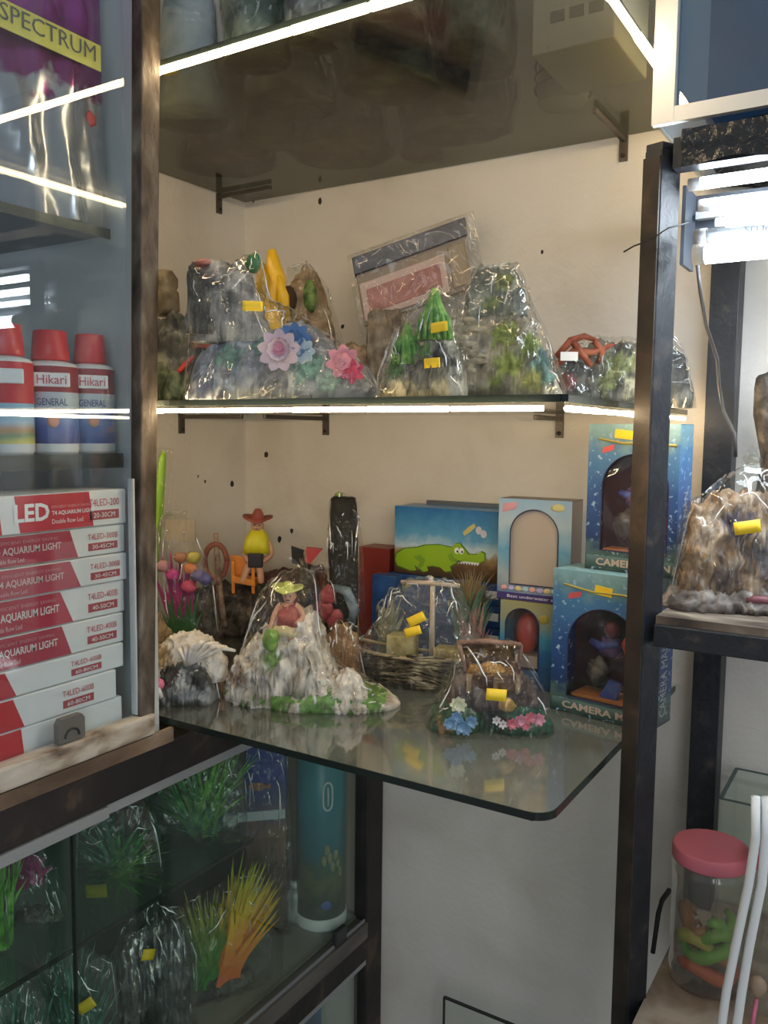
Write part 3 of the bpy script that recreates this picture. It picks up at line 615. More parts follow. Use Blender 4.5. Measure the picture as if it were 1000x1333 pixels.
# thin plank rock at the back
S = Spot(497, Z_MID+.0005, Y=-.20)
T = thing('slab_ornament', 'flat brown-grey stone slab standing behind the green rock', 'ornament', S.loc, S.rz, ORNG)
b = MB(); ridge(b, S, [(474, 508), (478, 412), (490, 404), (520, 405), (532, 440), (540, 508)], 14, 5, .07, 41); b.build('slab', rockmat('brown_grey_stone', (.07, .05, .035), (.19, .15, .11), (.33, .28, .21)), T, True)
b = MB(); ridge(b, S, [(425, 508), (432, 462), (455, 448), (480, 452), (486, 508)], 14, 4, .09, 42); b.build('low_ledge', BROWN, T, True)
# framed pink and navy set in plastic
S = Spot(535, Z_MID+.0005, Y=-.075)
T = thing('boxed_set', 'tilted clear-wrapped pack with a navy bar over a pink framed panel', 'box', S.loc, S.rz, None)
A0 = math.radians(20); ux = Vector((math.cos(A0), 0, math.sin(A0))); uy = Vector((-math.sin(A0*.5), 0, math.cos(A0*.5)))
def tb(x0, y0, x1, y1, d0, d1, m, n, org=S.p(478, 428)):
    u, v = ux*S.m, uy*S.m; c = org+u*(x0+x1)/2+v*(y0+y1)/2+Vector((0, (d0+d1)/2*S.m, 0))
    return MB().obox(c, u*(x1-x0)/2, Vector((0, (d1-d0)/2*S.m, 0)), v*(y1-y0)/2).build(n, m, T, bevel=.0012)
tb(-4, 2, 143, 86, -6, 8, plain('dusty_grey_card', (.26, .20, .15)), 'card_back')
tb(-6, 66, 146, 88, -12, 9, mat('navy_foil', (.03, .03, .07), .3, [(.4, (.006, .006, .02)), (.7, (.03, .03, .06))], 60), 'navy_bar')
tb(-2, 6, 112, 54, -10, -6, plain('pale_pink_frame', (.52, .38, .34)), 'pink_frame')
tb(6, 14, 104, 44, -11.5, -9, mat('salmon_panel', (.36, .14, .12), .5, [(.3, (.28, .10, .09)), (.7, (.44, .2, .17))], 40), 'salmon_panel')
tb(118, 8, 140, 60, -9, -6, plain('tan_insert', (.30, .23, .15)), 'tan_insert')
tb(-12, -10, 158, 92, -15, 12, BAG, 'plastic_wrap')
MB().obox(S.p(535, 470, 6), Vector((36*S.m, 0, 0)), (0, 8*S.m, 0), (0, 0, 39*S.m)).build('cardboard_support', plain('cardboard', (.24, .17, .1), .8), T)
# green rock with two grassy domes
S = Spot(548, Z_MID+.0005, Y=-.447); S.rz = YAW-.4
T = thing('rock_ornament', 'grey rock ornament with two bright green fern domes and two yellow labels', 'ornament', S.loc, S.rz, ORNG)
b = MB(); ridge(b, S, [(494, 508), (500, 478), (520, 466), (545, 462), (560, 440), (585, 436), (602, 470), (608, 508)], 32, 6, .08, 51, paint=[(520, 480, 16, (.10, .20, .05)), (560, 460, 12, (.14, .26, .06)), (560, 500, 14, (.05, .05, .05))]); b.build('rock', SAND, T, True)
b = MB(); ridge(b, S, [(540, 500), (552, 470), (585, 450), (600, 480), (606, 500)], 30, 5, .1, 52, y0=-14); b.build('dark_cave', DARKROCK, T, True)
for (cx, cy, rw, hh, sd) in ((569, 440, 23, 62, 1), (532, 470, 20, 50, 2)):
    b = MB()
    for k in range(46):
        a = PI*2*k/46; rr = rw*(.5+.5*(k % 3)/2)
        p0 = S.p(cx+math.cos(a)*rr, cy+6, math.sin(a)*rr*.7-12); p2 = S.p(cx+math.cos(a)*rr*.25, cy-hh*(.95-.25*(k % 3)/2), math.sin(a)*rr*.2-12); p1 = (p0*.45+p2*.55)+Vector((math.cos(a)*5*S.m, math.sin(a)*4*S.m, 0))
        b.tube([p0, p1, p2], [3*S.m, 2.6*S.m, .8*S.m], 5)
    b.build('fern_dome', rockmat('fresh_green_%d' % sd, (.04, .16, .02), (.12, .34, .05), (.34, .55, .16), 90, .2), T, True, 'bright green fern dome', 'stuff')
wrap(S, T, [(488, 508), (500, 470), (520, 415), (545, 396), (570, 372), (592, 396), (604, 440), (612, 508)], 38, 53, 2, 8)
sticker(S, T, 585, 433, -40, 22, 12, .12); sticker(S, T, 578, 477, -44, 21, 12, .06)
# big bagged rock on the right
S = Spot(662, Z_MID+.0005, Y=-.362); S.rz = YAW-.28; S.k = 0
T = thing('rock_ornament', 'largest sand-grey cliff ornament with green moss in a shiny bag under a metal-grey top', 'ornament', S.loc, S.rz, ORNG)
b = MB(); ridge(b, S, [(588, 508), (594, 450), (600, 412), (640, 402), (682, 408), (700, 440), (716, 475), (730, 508)], 36, 7, .07, 61, paint=[(660, 440, 18, (.20, .26, .05)), (690, 455, 16, (.16, .22, .05)), (668, 480, 20, (.22, .28, .06)), (704, 480, 16, (.10, .20, .18)), (650, 498, 13, (.20, .26, .05)), (695, 498, 16, (.34, .36, .10)), (715, 495, 10, (.12, .24, .22))]); b.build('cliff', SAND, T, True)
b = MB()
rnd = random.Random(31)
for k in range(10):
    y0_ = 420+8.5*k+rnd.uniform(-3, 3); x0_ = 590+rnd.uniform(0, 8)-k*.3; L_ = rnd.uniform(22, 52)
    b.tube([S.p(x0_+L_*q/5, y0_+rnd.uniform(-2.5, 2.5)+q*1.2, -24-q*2.4-rnd.uniform(0, 3)) for q in range(6)], [rnd.uniform(2.2, 5.2)*S.m*(.5 if q in (0, 5) else 1) for q in range(6)], 7)
b.build('cliff_layers', rockmat('pale_layer_resin', (.2, .17, .12), (.42, .38, .29), (.62, .58, .47)), T, True, kind='stuff')
b = MB(); ridge(b, S, [(600, 415), (606, 372), (622, 352), (662, 348), (676, 368), (684, 415)], 26, 6, .09, 63, zbase=415, y0=6, paint=[(655, 372, 12, (.22, .26, .08)), (640, 400, 12, (.18, .22, .08))]); b.build('grey_top', rockmat('grey_green_resin', (.05, .06, .06), (.18, .20, .18), (.40, .42, .36)), T, True)
b = MB(); b.ball(S.p(700, 478, -18), (13*S.m, 9*S.m, 22*S.m), 3, .6, 12, 9); b.build('teal_side', rockmat('teal_grey_paint', (.03, .08, .08), (.12, .22, .22), (.3, .42, .4)), T, True)
wrap(S, T, [(584, 508), (590, 445), (594, 405), (614, 350), (672, 346), (690, 398), (708, 430), (722, 470), (736, 508)], 42, 64, 2, 9, knot=(686, 400, 22))
# dark ornament with red roots
S = Spot(805, Z_MID+.0005, Y=-.10)
T = thing('rock_ornament', 'dark long ornament with red roots and a white label beside the iron post', 'ornament', S.loc, S.rz, ORNG)
b = MB(); ridge(b, S, [(705, 520), (716, 470), (735, 462), (780, 446), (830, 448), (862, 440), (884, 462), (900, 525)], 22, 7, .08, 71, paint=[(800, 480, 20, (.16, .18, .06)), (825, 470, 16, (.30, .32, .16)), (785, 500, 14, (.18, .20, .07)), (818, 502, 16, (.40, .38, .26)), (735, 500, 12, (.20, .05, .03))]); b.build('rock', DARKROCK, T, True)
b = MB()
for k, pts in enumerate([[(718, 468), (735, 448), (752, 442), (770, 448)], [(716, 480), (738, 462), (765, 462), (790, 452)], [(735, 446), (748, 462), (762, 480)], [(765, 448), (776, 462), (770, 476)]]):
    b.tube([S.p(x, y, -24) for x, y in pts], [4*S.m, 5*S.m, 4*S.m, 2.5*S.m][:len(pts)], 7)
b.build('red_roots', rockmat('red_root_paint', (.10, .015, .008), (.26, .06, .03), (.42, .14, .07)), T, True)
o = MB().obox(S.p(733, 468, -29), (11*S.m, 0, 0), (0, S.m*.5, 0), (0, 0, 5.5*S.m)).build('white_label', WHITE, T)
wrap(S, T, [(700, 520), (712, 462), (750, 440), (830, 440), (866, 432), (886, 455), (905, 525)], 30, 72, 2, 6)

# ================================================================== ornaments and cartons on the lower shelf
ORNL = 'bagged aquarium ornaments on the lower shelf'
ZL = Z_LOW+.0005
SKIN = plain('toy_skin', (.62, .34, .22), .5); EYE = plain('toy_eye', (.02, .02, .02), .4)
def head(S, T, px, py, d, r, name='head'):
    m = S.m; c = S.p(px, py, d); h = MB().ball(c, (r*.82*m, r*.85*m, r*m), 3, .06, 4, 1); h.ball(c+Vector((0, -r*.85*m, -r*.1*m)), (r*.16*m, r*.22*m, r*.2*m), 1)
    for s_ in (-1, 1): h.ball(c+Vector((s_*r*.82*m, 0, 0)), (r*.12*m, r*.16*m, r*.24*m), 1)
    o = h.build(name, SKIN, T, True, 'small painted toy head'); e = MB()
    for s_ in (-1, 1): e.ball(c+Vector((s_*r*.32*m, -r*.74*m, r*.12*m)), r*.12*m, 1)
    e.obox(c+Vector((0, -r*.76*m, -r*.42*m)), (r*.26*m, 0, 0), (0, r*.06*m, 0), (0, 0, r*.05*m)); e.build('face_paint', EYE, o); return o
def hat(S, T, px, py, d, rb, hc, m_, name='hat', tilt=0):
    m = S.m; o = MB().lathe([(rb*.4*m, 0), (rb*m, 1.5*m), (rb*1.0*m, 3*m), (rb*.42*m, 3.5*m), (rb*.36*m, hc*.6*m), (rb*.2*m, hc*.95*m), (rb*.03*m, hc*m)], n=24).build(name, m_, T, True, 'broad-brimmed toy hat')
    for q in o.data.vertices:
        r_ = math.hypot(q.co.x, q.co.y)/(rb*m)
        if r_ > .9: q.co.z += 5*m*abs(q.co.x/(rb*m))
    o.location = S.p(px, py, d); o.rotation_euler = (.12, tilt, 0); return o

# white shell grotto, far left
S = Spot(247, ZL, py=909)
T = thing('grotto_ornament', 'grey grotto ornament with white shell roof and pink shell at front left', 'ornament', S.loc, S.rz, ORNL)
b = MB(); ridge(b, S, [(199, 915), (204, 880), (222, 862), (250, 850), (272, 858), (280, 890), (284, 915)], 30, 6, .09, 81, paint=[(250, 895, 14, (.30, .33, .34)), (215, 905, 12, (.34, .37, .38)), (226, 870, 15, (.012, .012, .014)), (264, 878, 12, (.02, .018, .018)), (242, 880, 8, (.40, .42, .43))]); b.build('rock', rockmat('charcoal_resin', (.025, .028, .03), (.09, .10, .105), (.38, .40, .41), 45), T, True)  # the two near-black patches paint in the shade of hollows
b = MB(); ridge(b, S, [(196, 870), (206, 840), (225, 826), (252, 822), (282, 836), (294, 862), (296, 876)], 22, 5, .1, 82, y0=10, zbase=885, paint=[(212, 855, 20, (.42, .30, .16))]); b.build('shell_roof', CHALK, T, True)
sh = MB()
for k in range(7): sh.tube([S.p(248, 868, -22), S.p(250+9*k-10, 838+abs(k-3)*2, -26), S.p(256+11*k-12, 832+abs(k-3)*5, -18)], [2*S.m, 4*S.m, 2*S.m], 6)
sh.build('shell_ribs', CHALK, T, True, kind='stuff')
b = MB(); b.ball(S.p(212, 893, -34), (12*S.m, 10*S.m, 9*S.m), 2, .15, 5, 3); b.build('pink_shell', plain('pink_shell_paint', (.75, .20, .32), .4), T, True)
b = MB(); b.tube([S.p(206, 898, -44), S.p(218, 902, -46), S.p(222, 910, -44)], [3*S.m, 5*S.m, 3*S.m], 8); b.build('white_shell_tip', plain('white_shell_paint', (.75, .72, .70)), T, True)
wrap(S, T, [(192, 915), (199, 862), (222, 845), (250, 838), (270, 846), (282, 880), (289, 915)], 35, 83, 1, 7, BAGTIGHT)
# tan paper knob above the grotto
S = Spot(208, ZL, Y=-.33)
T = thing('rock_ornament', 'small ochre stone chunk behind the white shell grotto', 'ornament', S.loc, S.rz, ORNL)
b = MB(); ridge(b, S, [(186, S.cy), (192, 812), (208, 800), (224, 818), (232, S.cy)], 14, 5, .09, 84); b.build('stone', rockmat('ochre_chunk', (.10, .065, .03), (.27, .19, .10), (.4, .31, .19)), T, True)
# white mountain with seated toy
S = Spot(404, ZL, py=912); S.rz = YAW-.15
T = thing('mountain_ornament', 'white rocky mountain ornament with a green-hatted toy figure on top, in cellophane', 'ornament', S.loc, S.rz, ORNL)
b = MB(); W_ = [(288, 905), (300, 895), (340, 890), (404, 890), (470, 886), (505, 896), (522, 906)]
ridge(b, S, W_, lambda u: 52-22*abs(2*u-1), 4, .05, 91, power=.35, paint=[(320, 893, 26, (.10, .26, .04)), (370, 899, 26, (.12, .28, .05)), (460, 897, 30, (.12, .30, .06)), (425, 902, 24, (.14, .30, .08)), (490, 896, 18, (.13, .28, .05))]); b.build('base_slab', CHALK, T, True)
b = MB(); ridge(b, S, [(296, 890), (308, 858), (330, 836), (350, 812), (364, 800), (382, 806), (396, 786), (412, 800), (422, 840), (436, 872), (450, 892)], 40, 12, .085, 92, rug=.42, paint=[(352, 880, 16, (.24, .22, .19)), (318, 876, 14, (.30, .19, .12)), (362, 848, 13, (.22, .38, .10)), (395, 890, 16, (.24, .22, .19))]); b.build('mountain', CHALK, T, True)
b = MB(); ridge(b, S, [(438, 890), (446, 868), (462, 860), (472, 872), (484, 892)], 20, 6, .12, 93, y0=-22); b.build('small_peak', CHALK, T, True)
b = MB(); b.ball(S.p(362, 838, -38), (10*S.m, 7*S.m, 15*S.m), 2, .4, 8, 3); b.build('cactus_bush', LIME, T, True)
m = S.m; S.k = 0
skin('toy_body', SKIN, T, [S.p(376, 806, -14), S.p(377, 792, -14), S.p(379, 781, -14), S.p(392, 786, -14), S.p(400, 798, -18), S.p(390, 806, -26), S.p(366, 786, -14), S.p(360, 800, -18), S.p(358, 814, -24), S.p(370, 814, -24), S.p(366, 826, -30), S.p(384, 814, -24), S.p(386, 826, -30)],
     [(0, 1), (1, 2), (2, 3), (3, 4), (4, 5), (2, 6), (6, 7), (7, 8), (0, 9), (9, 10), (0, 11), (11, 12)], [9*m, 10*m, 6*m, 4.5*m, 4*m, 3*m, 4.5*m, 4*m, 3*m, 5*m, 4*m, 5*m, 4*m])
b = MB(); ridge(b, S, [(364, 808), (366, 792), (372, 782), (386, 781), (394, 790), (394, 808)], 13, 1, .1, 95, 24, 14, -14, .6, zbase=810); b.build('red_shirt', rockmat('brick_red_cloth_paint', (.20, .03, .025), (.36, .07, .06), (.45, .14, .11), 60, .2), T, True)
b = MB(); ridge(b, S, [(358, 822), (362, 808), (378, 805), (392, 810), (396, 822)], 14, 1, .1, 96, 24, 12, -18, .6, zbase=822); b.build('cream_trousers', plain('cream_cloth_paint', (.55, .47, .26), .6), T, True)
head(S, T, 380, 772, -15, 10); hat(S, T, 378, 766, -15, 20, 13, rockmat('yellow_green_straw', (.35, .42, .08), (.50, .56, .14), (.62, .66, .24), 60, .2), 'straw_hat', .05)
wrap(S, T, [(300, 890), (318, 842), (332, 800), (342, 766), (366, 742), (396, 738), (412, 744), (414, 790), (424, 838), (446, 864), (486, 884), (512, 902)], 48, 97, 2, 10, y0=-6, zbase=905, knot=(402, 742, 26))
# ship of twigs
S = Spot(548, ZL, py=889); S.rz = YAW-.35
T = thing('ship_ornament', 'twig-built sailing ship ornament with cream mast, wrapped, two yellow labels', 'ornament', S.loc, S.rz, ORNL)
TWIG = rockmat('twig_brown_resin', (.014, .011, .007), (.06, .047, .03), (.22, .19, .12), 70, .9)
b = MB(); ridge(b, S, [(440, 832), (448, 846), (500, 860), (560, 864), (620, 850), (640, 838)], lambda u: 36*math.sin(PI*min(max(u, .08), .92)), 3, .09, 101, power=.25); b.build('hull', TWIG, T, True)
b = MB(); rnd = random.Random(8)
for k in range(130):
    v = rnd.random(); x0 = rnd.uniform(452, 600); L = rnd.uniform(14, 44); dep = lambda x: -40*math.sin(PI*min(max((x-440)/200, .05), .95))-2
    yb = 858+v*38
    b.tube([S.p(x0, yb+rnd.uniform(-3, 3), dep(x0)), S.p(x0+L/2, yb+rnd.uniform(-3, 3), dep(x0+L/2)-1.5), S.p(x0+L, yb+rnd.uniform(-4, 4), dep(x0+L))], rnd.uniform(1, 2)*S.m, 5)
b.build('twig_planking', rockmat('pale_twig', (.02, .016, .010), (.09, .072, .046), (.34, .30, .20), 50, .4), T, True, kind='stuff')
rail = plain('rope_tan', (.34, .27, .15), .7)
b = MB(); b.tube([S.p(x, 848+14*math.sin(PI*(x-440)/200)-(10 if x < 460 else 0), -42*math.sin(PI*(x-438)/204)) for x in range(446, 637, 10)], 2.6*S.m, 6); b.build('front_rail', rail, T, True)
b = MB(); b.tube([S.p(x, 836+6*math.sin(PI*(x-440)/200), 38*math.sin(PI*(x-438)/204)) for x in range(446, 637, 10)], 2.4*S.m, 6); b.build('rear_rail', rail, T, True)
b = MB(); b.lathe([(4*S.m, 0), (3.2*S.m, 104*S.m), (1.5*S.m, 106*S.m)], S.p(562, 862, 0), 10); b.build('mast', plain('cream_wood', (.62, .50, .36), .6), T, True)
b = MB(); b.tube([S.p(520, 758, -2), S.p(560, 757, -3), S.p(598, 758, -2)], [2.6*S.m, 3.2*S.m, 2.6*S.m], 8); b.ball(S.p(560, 751, -2), (4*S.m, 4*S.m, 4*S.m), 1); b.build('yard', plain('pale_wood', (.62, .49, .38), .6), T, True)
b = MB(); b.obox(S.p(521, 842, 4), (18*S.m, 0, 0), (0, 14*S.m, 0), (0, 0, 16*S.m)); b.build('deck_cabin', rockmat('straw_yellow_resin', (.22, .17, .05), (.42, .34, .12), (.54, .47, .22)), T, True, bevel=.002)
b = MB(); b.obox(S.p(592, 846, 4), (26*S.m, 0, 0), (0, 14*S.m, 0), (0, 0, 8*S.m)); b.build('deck_bench', rockmat('straw_yellow_dark', (.2, .15, .05), (.36, .29, .1), (.5, .42, .2)), T, True, bevel=.002)
wrap(S, T, [(440, 845), (470, 832), (505, 790), (522, 754), (560, 748), (598, 754), (612, 800), (634, 838), (642, 848)], 38, 104, 1, 10, m=HAZEBAG, glints=16)
sticker(S, T, 552, 810, -36, 24, 12, .5); sticker(S, T, 548, 826, -38, 22, 11, .35)
# round brown shell beside the ship
S = Spot(444, ZL, Y=-.25)
T = thing('shell_ornament', 'small round brown resin shell between the white mountain and the twig ship', 'ornament', S.loc, S.rz, ORNL)
b = MB(); ridge(b, S, [(420, S.cy), (424, 830), (436, 812), (452, 810), (466, 826), (474, S.cy)], 20, 4, .08, 106); b.build('shell', rockmat('chestnut_resin', (.10, .05, .02), (.27, .15, .07), (.45, .30, .16)), T, True)
wrap(S, T, [(416, S.cy), (420, 828), (436, 806), (454, 804), (470, 822), (478, S.cy)], 25, 107, 1, 4, BAGTIGHT)
# treasure chest on mossy rock, front right
S = Spot(640, ZL, py=944)
T = thing('chest_ornament', 'open brown treasure chest ornament on a green mossy base with flowers, bagged', 'ornament', S.loc, S.rz, ORNL)
CHEST = rockmat('chest_brown', (.03, .012, .006), (.10, .045, .022), (.28, .16, .07), 50, .4)
GOLD = mat('gold_paint', (.5, .32, .08), .3, [(.3, (.20, .10, .02)), (.5, (.48, .29, .07)), (.7, (.75, .55, .2))], 60, 6, .5, metal=.4)
def split_base(u): return 40*(1-.5*math.exp(-((u-.45)/.1)**2))
b = MB(); ridge(b, S, [(558, 944), (564, 922), (590, 906), (630, 900), (680, 902), (705, 918), (718, 944)], split_base, 6, .085, 111, power=.55, paint=[(600, 925, 34, (.03, .09, .03)), (690, 928, 32, (.025, .12, .075)), (575, 938, 10, (.35, .18, .08)), (640, 925, 18, (.02, .03, .025))]); b.build('mossy_base', GREEN, T, True)
b = MB(); ridge(b, S, [(580, 912), (586, 880), (600, 868), (680, 872), (694, 890), (700, 912)], 30, 4, .08, 112, zbase=915); b.build('rock_seat', rockmat('dark_brown_rock', (.02, .012, .01), (.07, .045, .04), (.2, .16, .14)), T, True)
v = lambda px, py, d: S.p(px, py, d)
S.k = 0
b = MB(); b.add([v(600, 886, -26), v(668, 892, -30), v(672, 868, -32), v(606, 868, -28), v(608, 884, 20), v(676, 888, 16), v(678, 864, 18), v(612, 864, 20)],
               [(0, 1, 2, 3), (4, 7, 6, 5), (0, 4, 5, 1), (1, 5, 6, 2), (2, 6, 7, 3), (3, 7, 4, 0)]); b.build('chest_box', CHEST, T, bevel=.0025)
b = MB(); vs = []; fs = []; K = 10
for q in range(K+1):
    u = q/K; py = 833+40*u; dd = -4+30*math.sin(PI*u*.8)
    for th in (0, 4): vs += [v(597+8*u, py-th*.5, dd+th), v(635, py+1-th*.5, dd+th+1), v(673-1*u, py+2.5-th*.5+2*u, dd+th)]
for q in range(K):
    a = q*6
    for e in (0, 1): fs += [(a+e, a+e+1, a+e+7, a+e+6), (a+3+e, a+9+e, a+10+e, a+4+e)]
    fs += [(a, a+6, a+9, a+3), (a+2, a+5, a+11, a+8)]
fs += [(0, 3, 4, 1), (1, 4, 5, 2)]; a = K*6; fs += [(a, a+1, a+4, a+3), (a+1, a+2, a+5, a+4)]
b.add(vs, fs); b.build('chest_lid', rockmat('chest_lid_brown', (.05, .02, .006), (.17, .08, .022), (.42, .24, .07), 40, .6), T, True)
b = MB(); b.tube([v(595, 833, -6), v(634, 831, -6), v(675, 836, -6)], 3.4*S.m, 8); b.tube([v(595, 833, -6), v(600, 852, -4), v(604, 870, -10)], 2.6*S.m, 7); b.tube([v(675, 836, -6), v(674, 856, -4), v(672, 876, -10)], 2.6*S.m, 7); b.build('lid_rim', rockmat('pinkish_brown_rim', (.12, .06, .045), (.27, .15, .11), (.42, .28, .22), 50, .4), T, True)
b = MB(); ridge(b, S, [(604, 874), (610, 862), (640, 860), (664, 866), (672, 877)], 14, 4, .12, 113, zbase=878, y0=-10); b.build('gold_heap', rockmat('dull_gold', (.16, .08, .015), (.36, .20, .05), (.6, .42, .16), 60, .6, .35), T, True)
b = MB(); rnd = random.Random(4)
for k in range(26): b.ball(v(rnd.uniform(606, 668), rnd.uniform(868, 877), -26-rnd.uniform(0, 4)), 2*S.m, 1)
b.build('loose_coins', GOLD, T, True, kind='stuff')
for px in (606, 640, 668): MB().obox(v(px, 879, -32), (3*S.m, 0, 0), (0, S.m, 0), (0, 0, 12*S.m)).build('chest_strap', rockmat('worn_strap_gold', (.12, .07, .03), (.26, .17, .08), (.45, .34, .2)), T)
S.k = .36
b = MB(); b.ball(v(654, 918, -36), (11*S.m, 9*S.m, 10*S.m), 2, .25, 7, 2); b.build('gold_jar', GOLD, T, True)
flower(S, T, 592, 918, -44, 11, 8, CREAMP, plain('cream_heart', (.8, .8, .55)), 2, name='cream_flower')
SKYB = plain('sky_blue_petal', (.22, .38, .56))
for k, (px, py, r) in enumerate([(582, 942, 9), (596, 946, 11), (608, 940, 9), (590, 934, 8), (602, 950, 8)]): flower(S, T, px, py, -48, r, 7, SKYB, BLUEP, 2, name='blue_flower')
for k, (px, py, r) in enumerate([(660, 942, 8), (670, 938, 9), (682, 934, 8), (692, 936, 9), (676, 944, 7)]): flower(S, T, px, py, -47, r, 7, PINKP if k % 2 else plain('coral_pink_petal_%d' % k, (.75, .22, .28)), HEARTP, 2, name='pink_flower')
for k, (px, py) in enumerate([(640, 938), (648, 943)]): flower(S, T, px, py, -46, 6, 6, plain('white_petal_%d' % k, (.72, .72, .72)), HEARTP, 1, name='white_flower')
wrap(S, T, [(554, 944), (566, 915), (586, 880), (592, 836), (606, 828), (668, 834), (688, 862), (708, 896), (720, 944)], 52, 114, 2, 9, knot=(596, 832, 16))
sticker(S, T, 638, 906, -54, 25, 15, -.08)
# dark upright trunk
S = Spot(447, ZL, Y=-.15)
T = thing('trunk_ornament', 'tall dark tree trunk ornament in clear plastic standing above the others', 'ornament', S.loc, S.rz, ORNL)
b = MB(); m = S.m; pr = [(20, S.cy-4), (19, 800), (18, 740), (18, 690), (19, 668), (17, 648), (13, 646)]
vs = []; fs = []; n = 20
for i, (r, py) in enumerate([(r, py) for r, py in pr for _ in (0, 1)]):
    if i % 2 and i < 2*len(pr)-1: r = (r+pr[i//2+1][0])/2; py = (py+pr[i//2+1][1])/2
    for k in range(n):
        a = 2*PI*k/n; q = noise.fractal(Vector((math.cos(a)*1.6, math.sin(a)*1.6, py*.02)), .8, 2, 3)
        vs.append(S.p(447+(r+q*3)*math.cos(a), py, (r+q*3)*math.sin(a)*.9))
L_ = len(vs)//n
for i in range(L_-1):
    for k in range(n): fs.append((i*n+k, i*n+(k+1) % n, (i+1)*n+(k+1) % n, (i+1)*n+k))
fs += [tuple(range(n))[::-1], tuple((L_-1)*n+k for k in range(n))]
b.add(vs, fs); b.build('trunk', mat('black_bark', (.02, .018, .014), .6, [(.3, (.006, .006, .005)), (.6, (.022, .02, .015)), (.8, (.07, .06, .045))], 40, 8, .8, 60, spec=.25, stretch=(1, 1, .4)), T, True)
b = MB(); b.tube([S.p(434, 760, -18), S.p(452, 764, -22), S.p(462, 790, -20), S.p(456, 812, -20)], [4*m, 7*m, 7*m, 5*m], 8); b.build('blue_grey_root', rockmat('blue_grey_root', (.04, .07, .09), (.12, .17, .2), (.3, .36, .4)), T, True)
b = MB()
for px, py, r in ((428, 770, 11), (424, 790, 12), (436, 800, 11)): b.ball(S.p(px, py, -20), (r*m, 8*m, r*m*1.2), 2, .4, 9, int(px))
b.build('red_coral', rockmat('coral_red_paint', (.16, .02, .02), (.36, .07, .08), (.5, .2, .2)), T, True)
wrap(S, T, [(412, S.cy), (418, 780), (426, 700), (428, 650), (440, 640), (462, 646), (470, 690), (474, 760), (480, S.cy)], 27, 121, 1, 6, BAGTIGHT)
b = MB(); b.ball(S.p(440, 643, 0), (6*m, 4*m, 4*m), 1, .4, 8, 3); b.build('moss_cap', MOSS, T, True)
# driftwood with sombrero toy and pole
S = Spot(288, ZL, Y=-.115)
T = thing('driftwood_ornament', 'long dark driftwood ornament with a yellow-poncho sombrero toy on an orange chair', 'ornament', S.loc, S.rz, ORNL); m = S.m
b = MB(); ridge(b, S, [(198, S.cy), (214, 780), (250, 770), (292, 758), (340, 760), (372, 770), (384, S.cy)], 34, 9, .07, 131); b.build('driftwood_log', BARK, T, True)
b = MB(); ridge(b, S, [(300, S.cy), (312, 752), (345, 745), (400, 738), (470, 742), (488, S.cy)], 14, 6, .07, 133, y0=22); b.build('rear_log', rockmat('maroon_bark', (.03, .008, .006), (.09, .03, .022), (.2, .08, .06)), T, True)
b = MB(); b.tube([S.p(300, 806, -40), S.p(294, 760, -36), S.p(289, 715, -30), S.p(288, 690, -28)], [4*m, 4*m, 3.5*m, 3*m], 8); b.build('brown_pole', rockmat('rope_brown', (.10, .06, .04), (.26, .17, .12), (.40, .30, .23), 80), T, True)
b = MB(); ring = [S.p(288+14*math.cos(a)*(1.0), 725+22*math.sin(a), -31) for a in [2*PI*k/16 for k in range(17)]]; b.tube(ring, 3.5*m, 7); b.build('rope_ring', plain('dull_red_rope', (.27, .09, .06), .7), T, True)
ORG = plain('orange_chair_paint', (.72, .24, .02), .45)
b = MB(); b.obox(S.p(324, 748, -30), (15*m, 0, -3*m), (0, 12*m, 0), (0, 0, 4*m)); b.obox(S.p(316, 734, -20), (11*m, 0, -2*m), (0, 3*m, 0), (0, 0, 14*m))
for dx in (-13, 12): b.obox(S.p(324+dx, 756, -38), (2*m, 0, 0), (0, 2*m, 0), (0, 0, 8*m)); b.obox(S.p(324+dx, 735, -38), (2*m, 0, 0), (0, 2*m, 0), (0, 0, 12*m))
b.build('orange_chair', ORG, T, bevel=.0008)
skin('toy_body', SKIN, T, [S.p(337, 728, -26), S.p(338, 712, -24), S.p(340, 694, -24), S.p(354, 702, -24), S.p(358, 716, -26), S.p(346, 726, -34), S.p(327, 702, -24), S.p(323, 716, -26), S.p(330, 726, -34), S.p(328, 732, -36), S.p(322, 752, -40), S.p(344, 732, -36), S.p(346, 752, -40)],
     [(0, 1), (1, 2), (2, 3), (3, 4), (4, 5), (2, 6), (6, 7), (7, 8), (0, 9), (9, 10), (0, 11), (11, 12)], [9*m, 10*m, 6*m, 4*m, 4*m, 3.5*m, 4*m, 4*m, 3.5*m, 5*m, 4.5*m, 5*m, 4*m])
b = MB(); ridge(b, S, [(322, 712), (325, 694), (332, 684), (346, 684), (353, 694), (356, 712)], 15, 1, .1, 135, 26, 14, -25, .6, zbase=714); b.build('yellow_poncho', plain('yellow_poncho_paint', (.70, .62, .02), .5), T, True)
b = MB(); b.obox(S.p(339, 722, -38), (9*m, 0, 0), (0, 5*m, 0), (0, 0, 9*m)); b.build('black_trousers', plain('black_trouser_paint', (.02, .015, .02)), T, bevel=.002)
head(S, T, 340, 680, -26, 9); hat(S, T, 340, 675, -26, 19, 17, plain('maroon_hat_paint', (.28, .06, .04), .6), 'sombrero', .04)
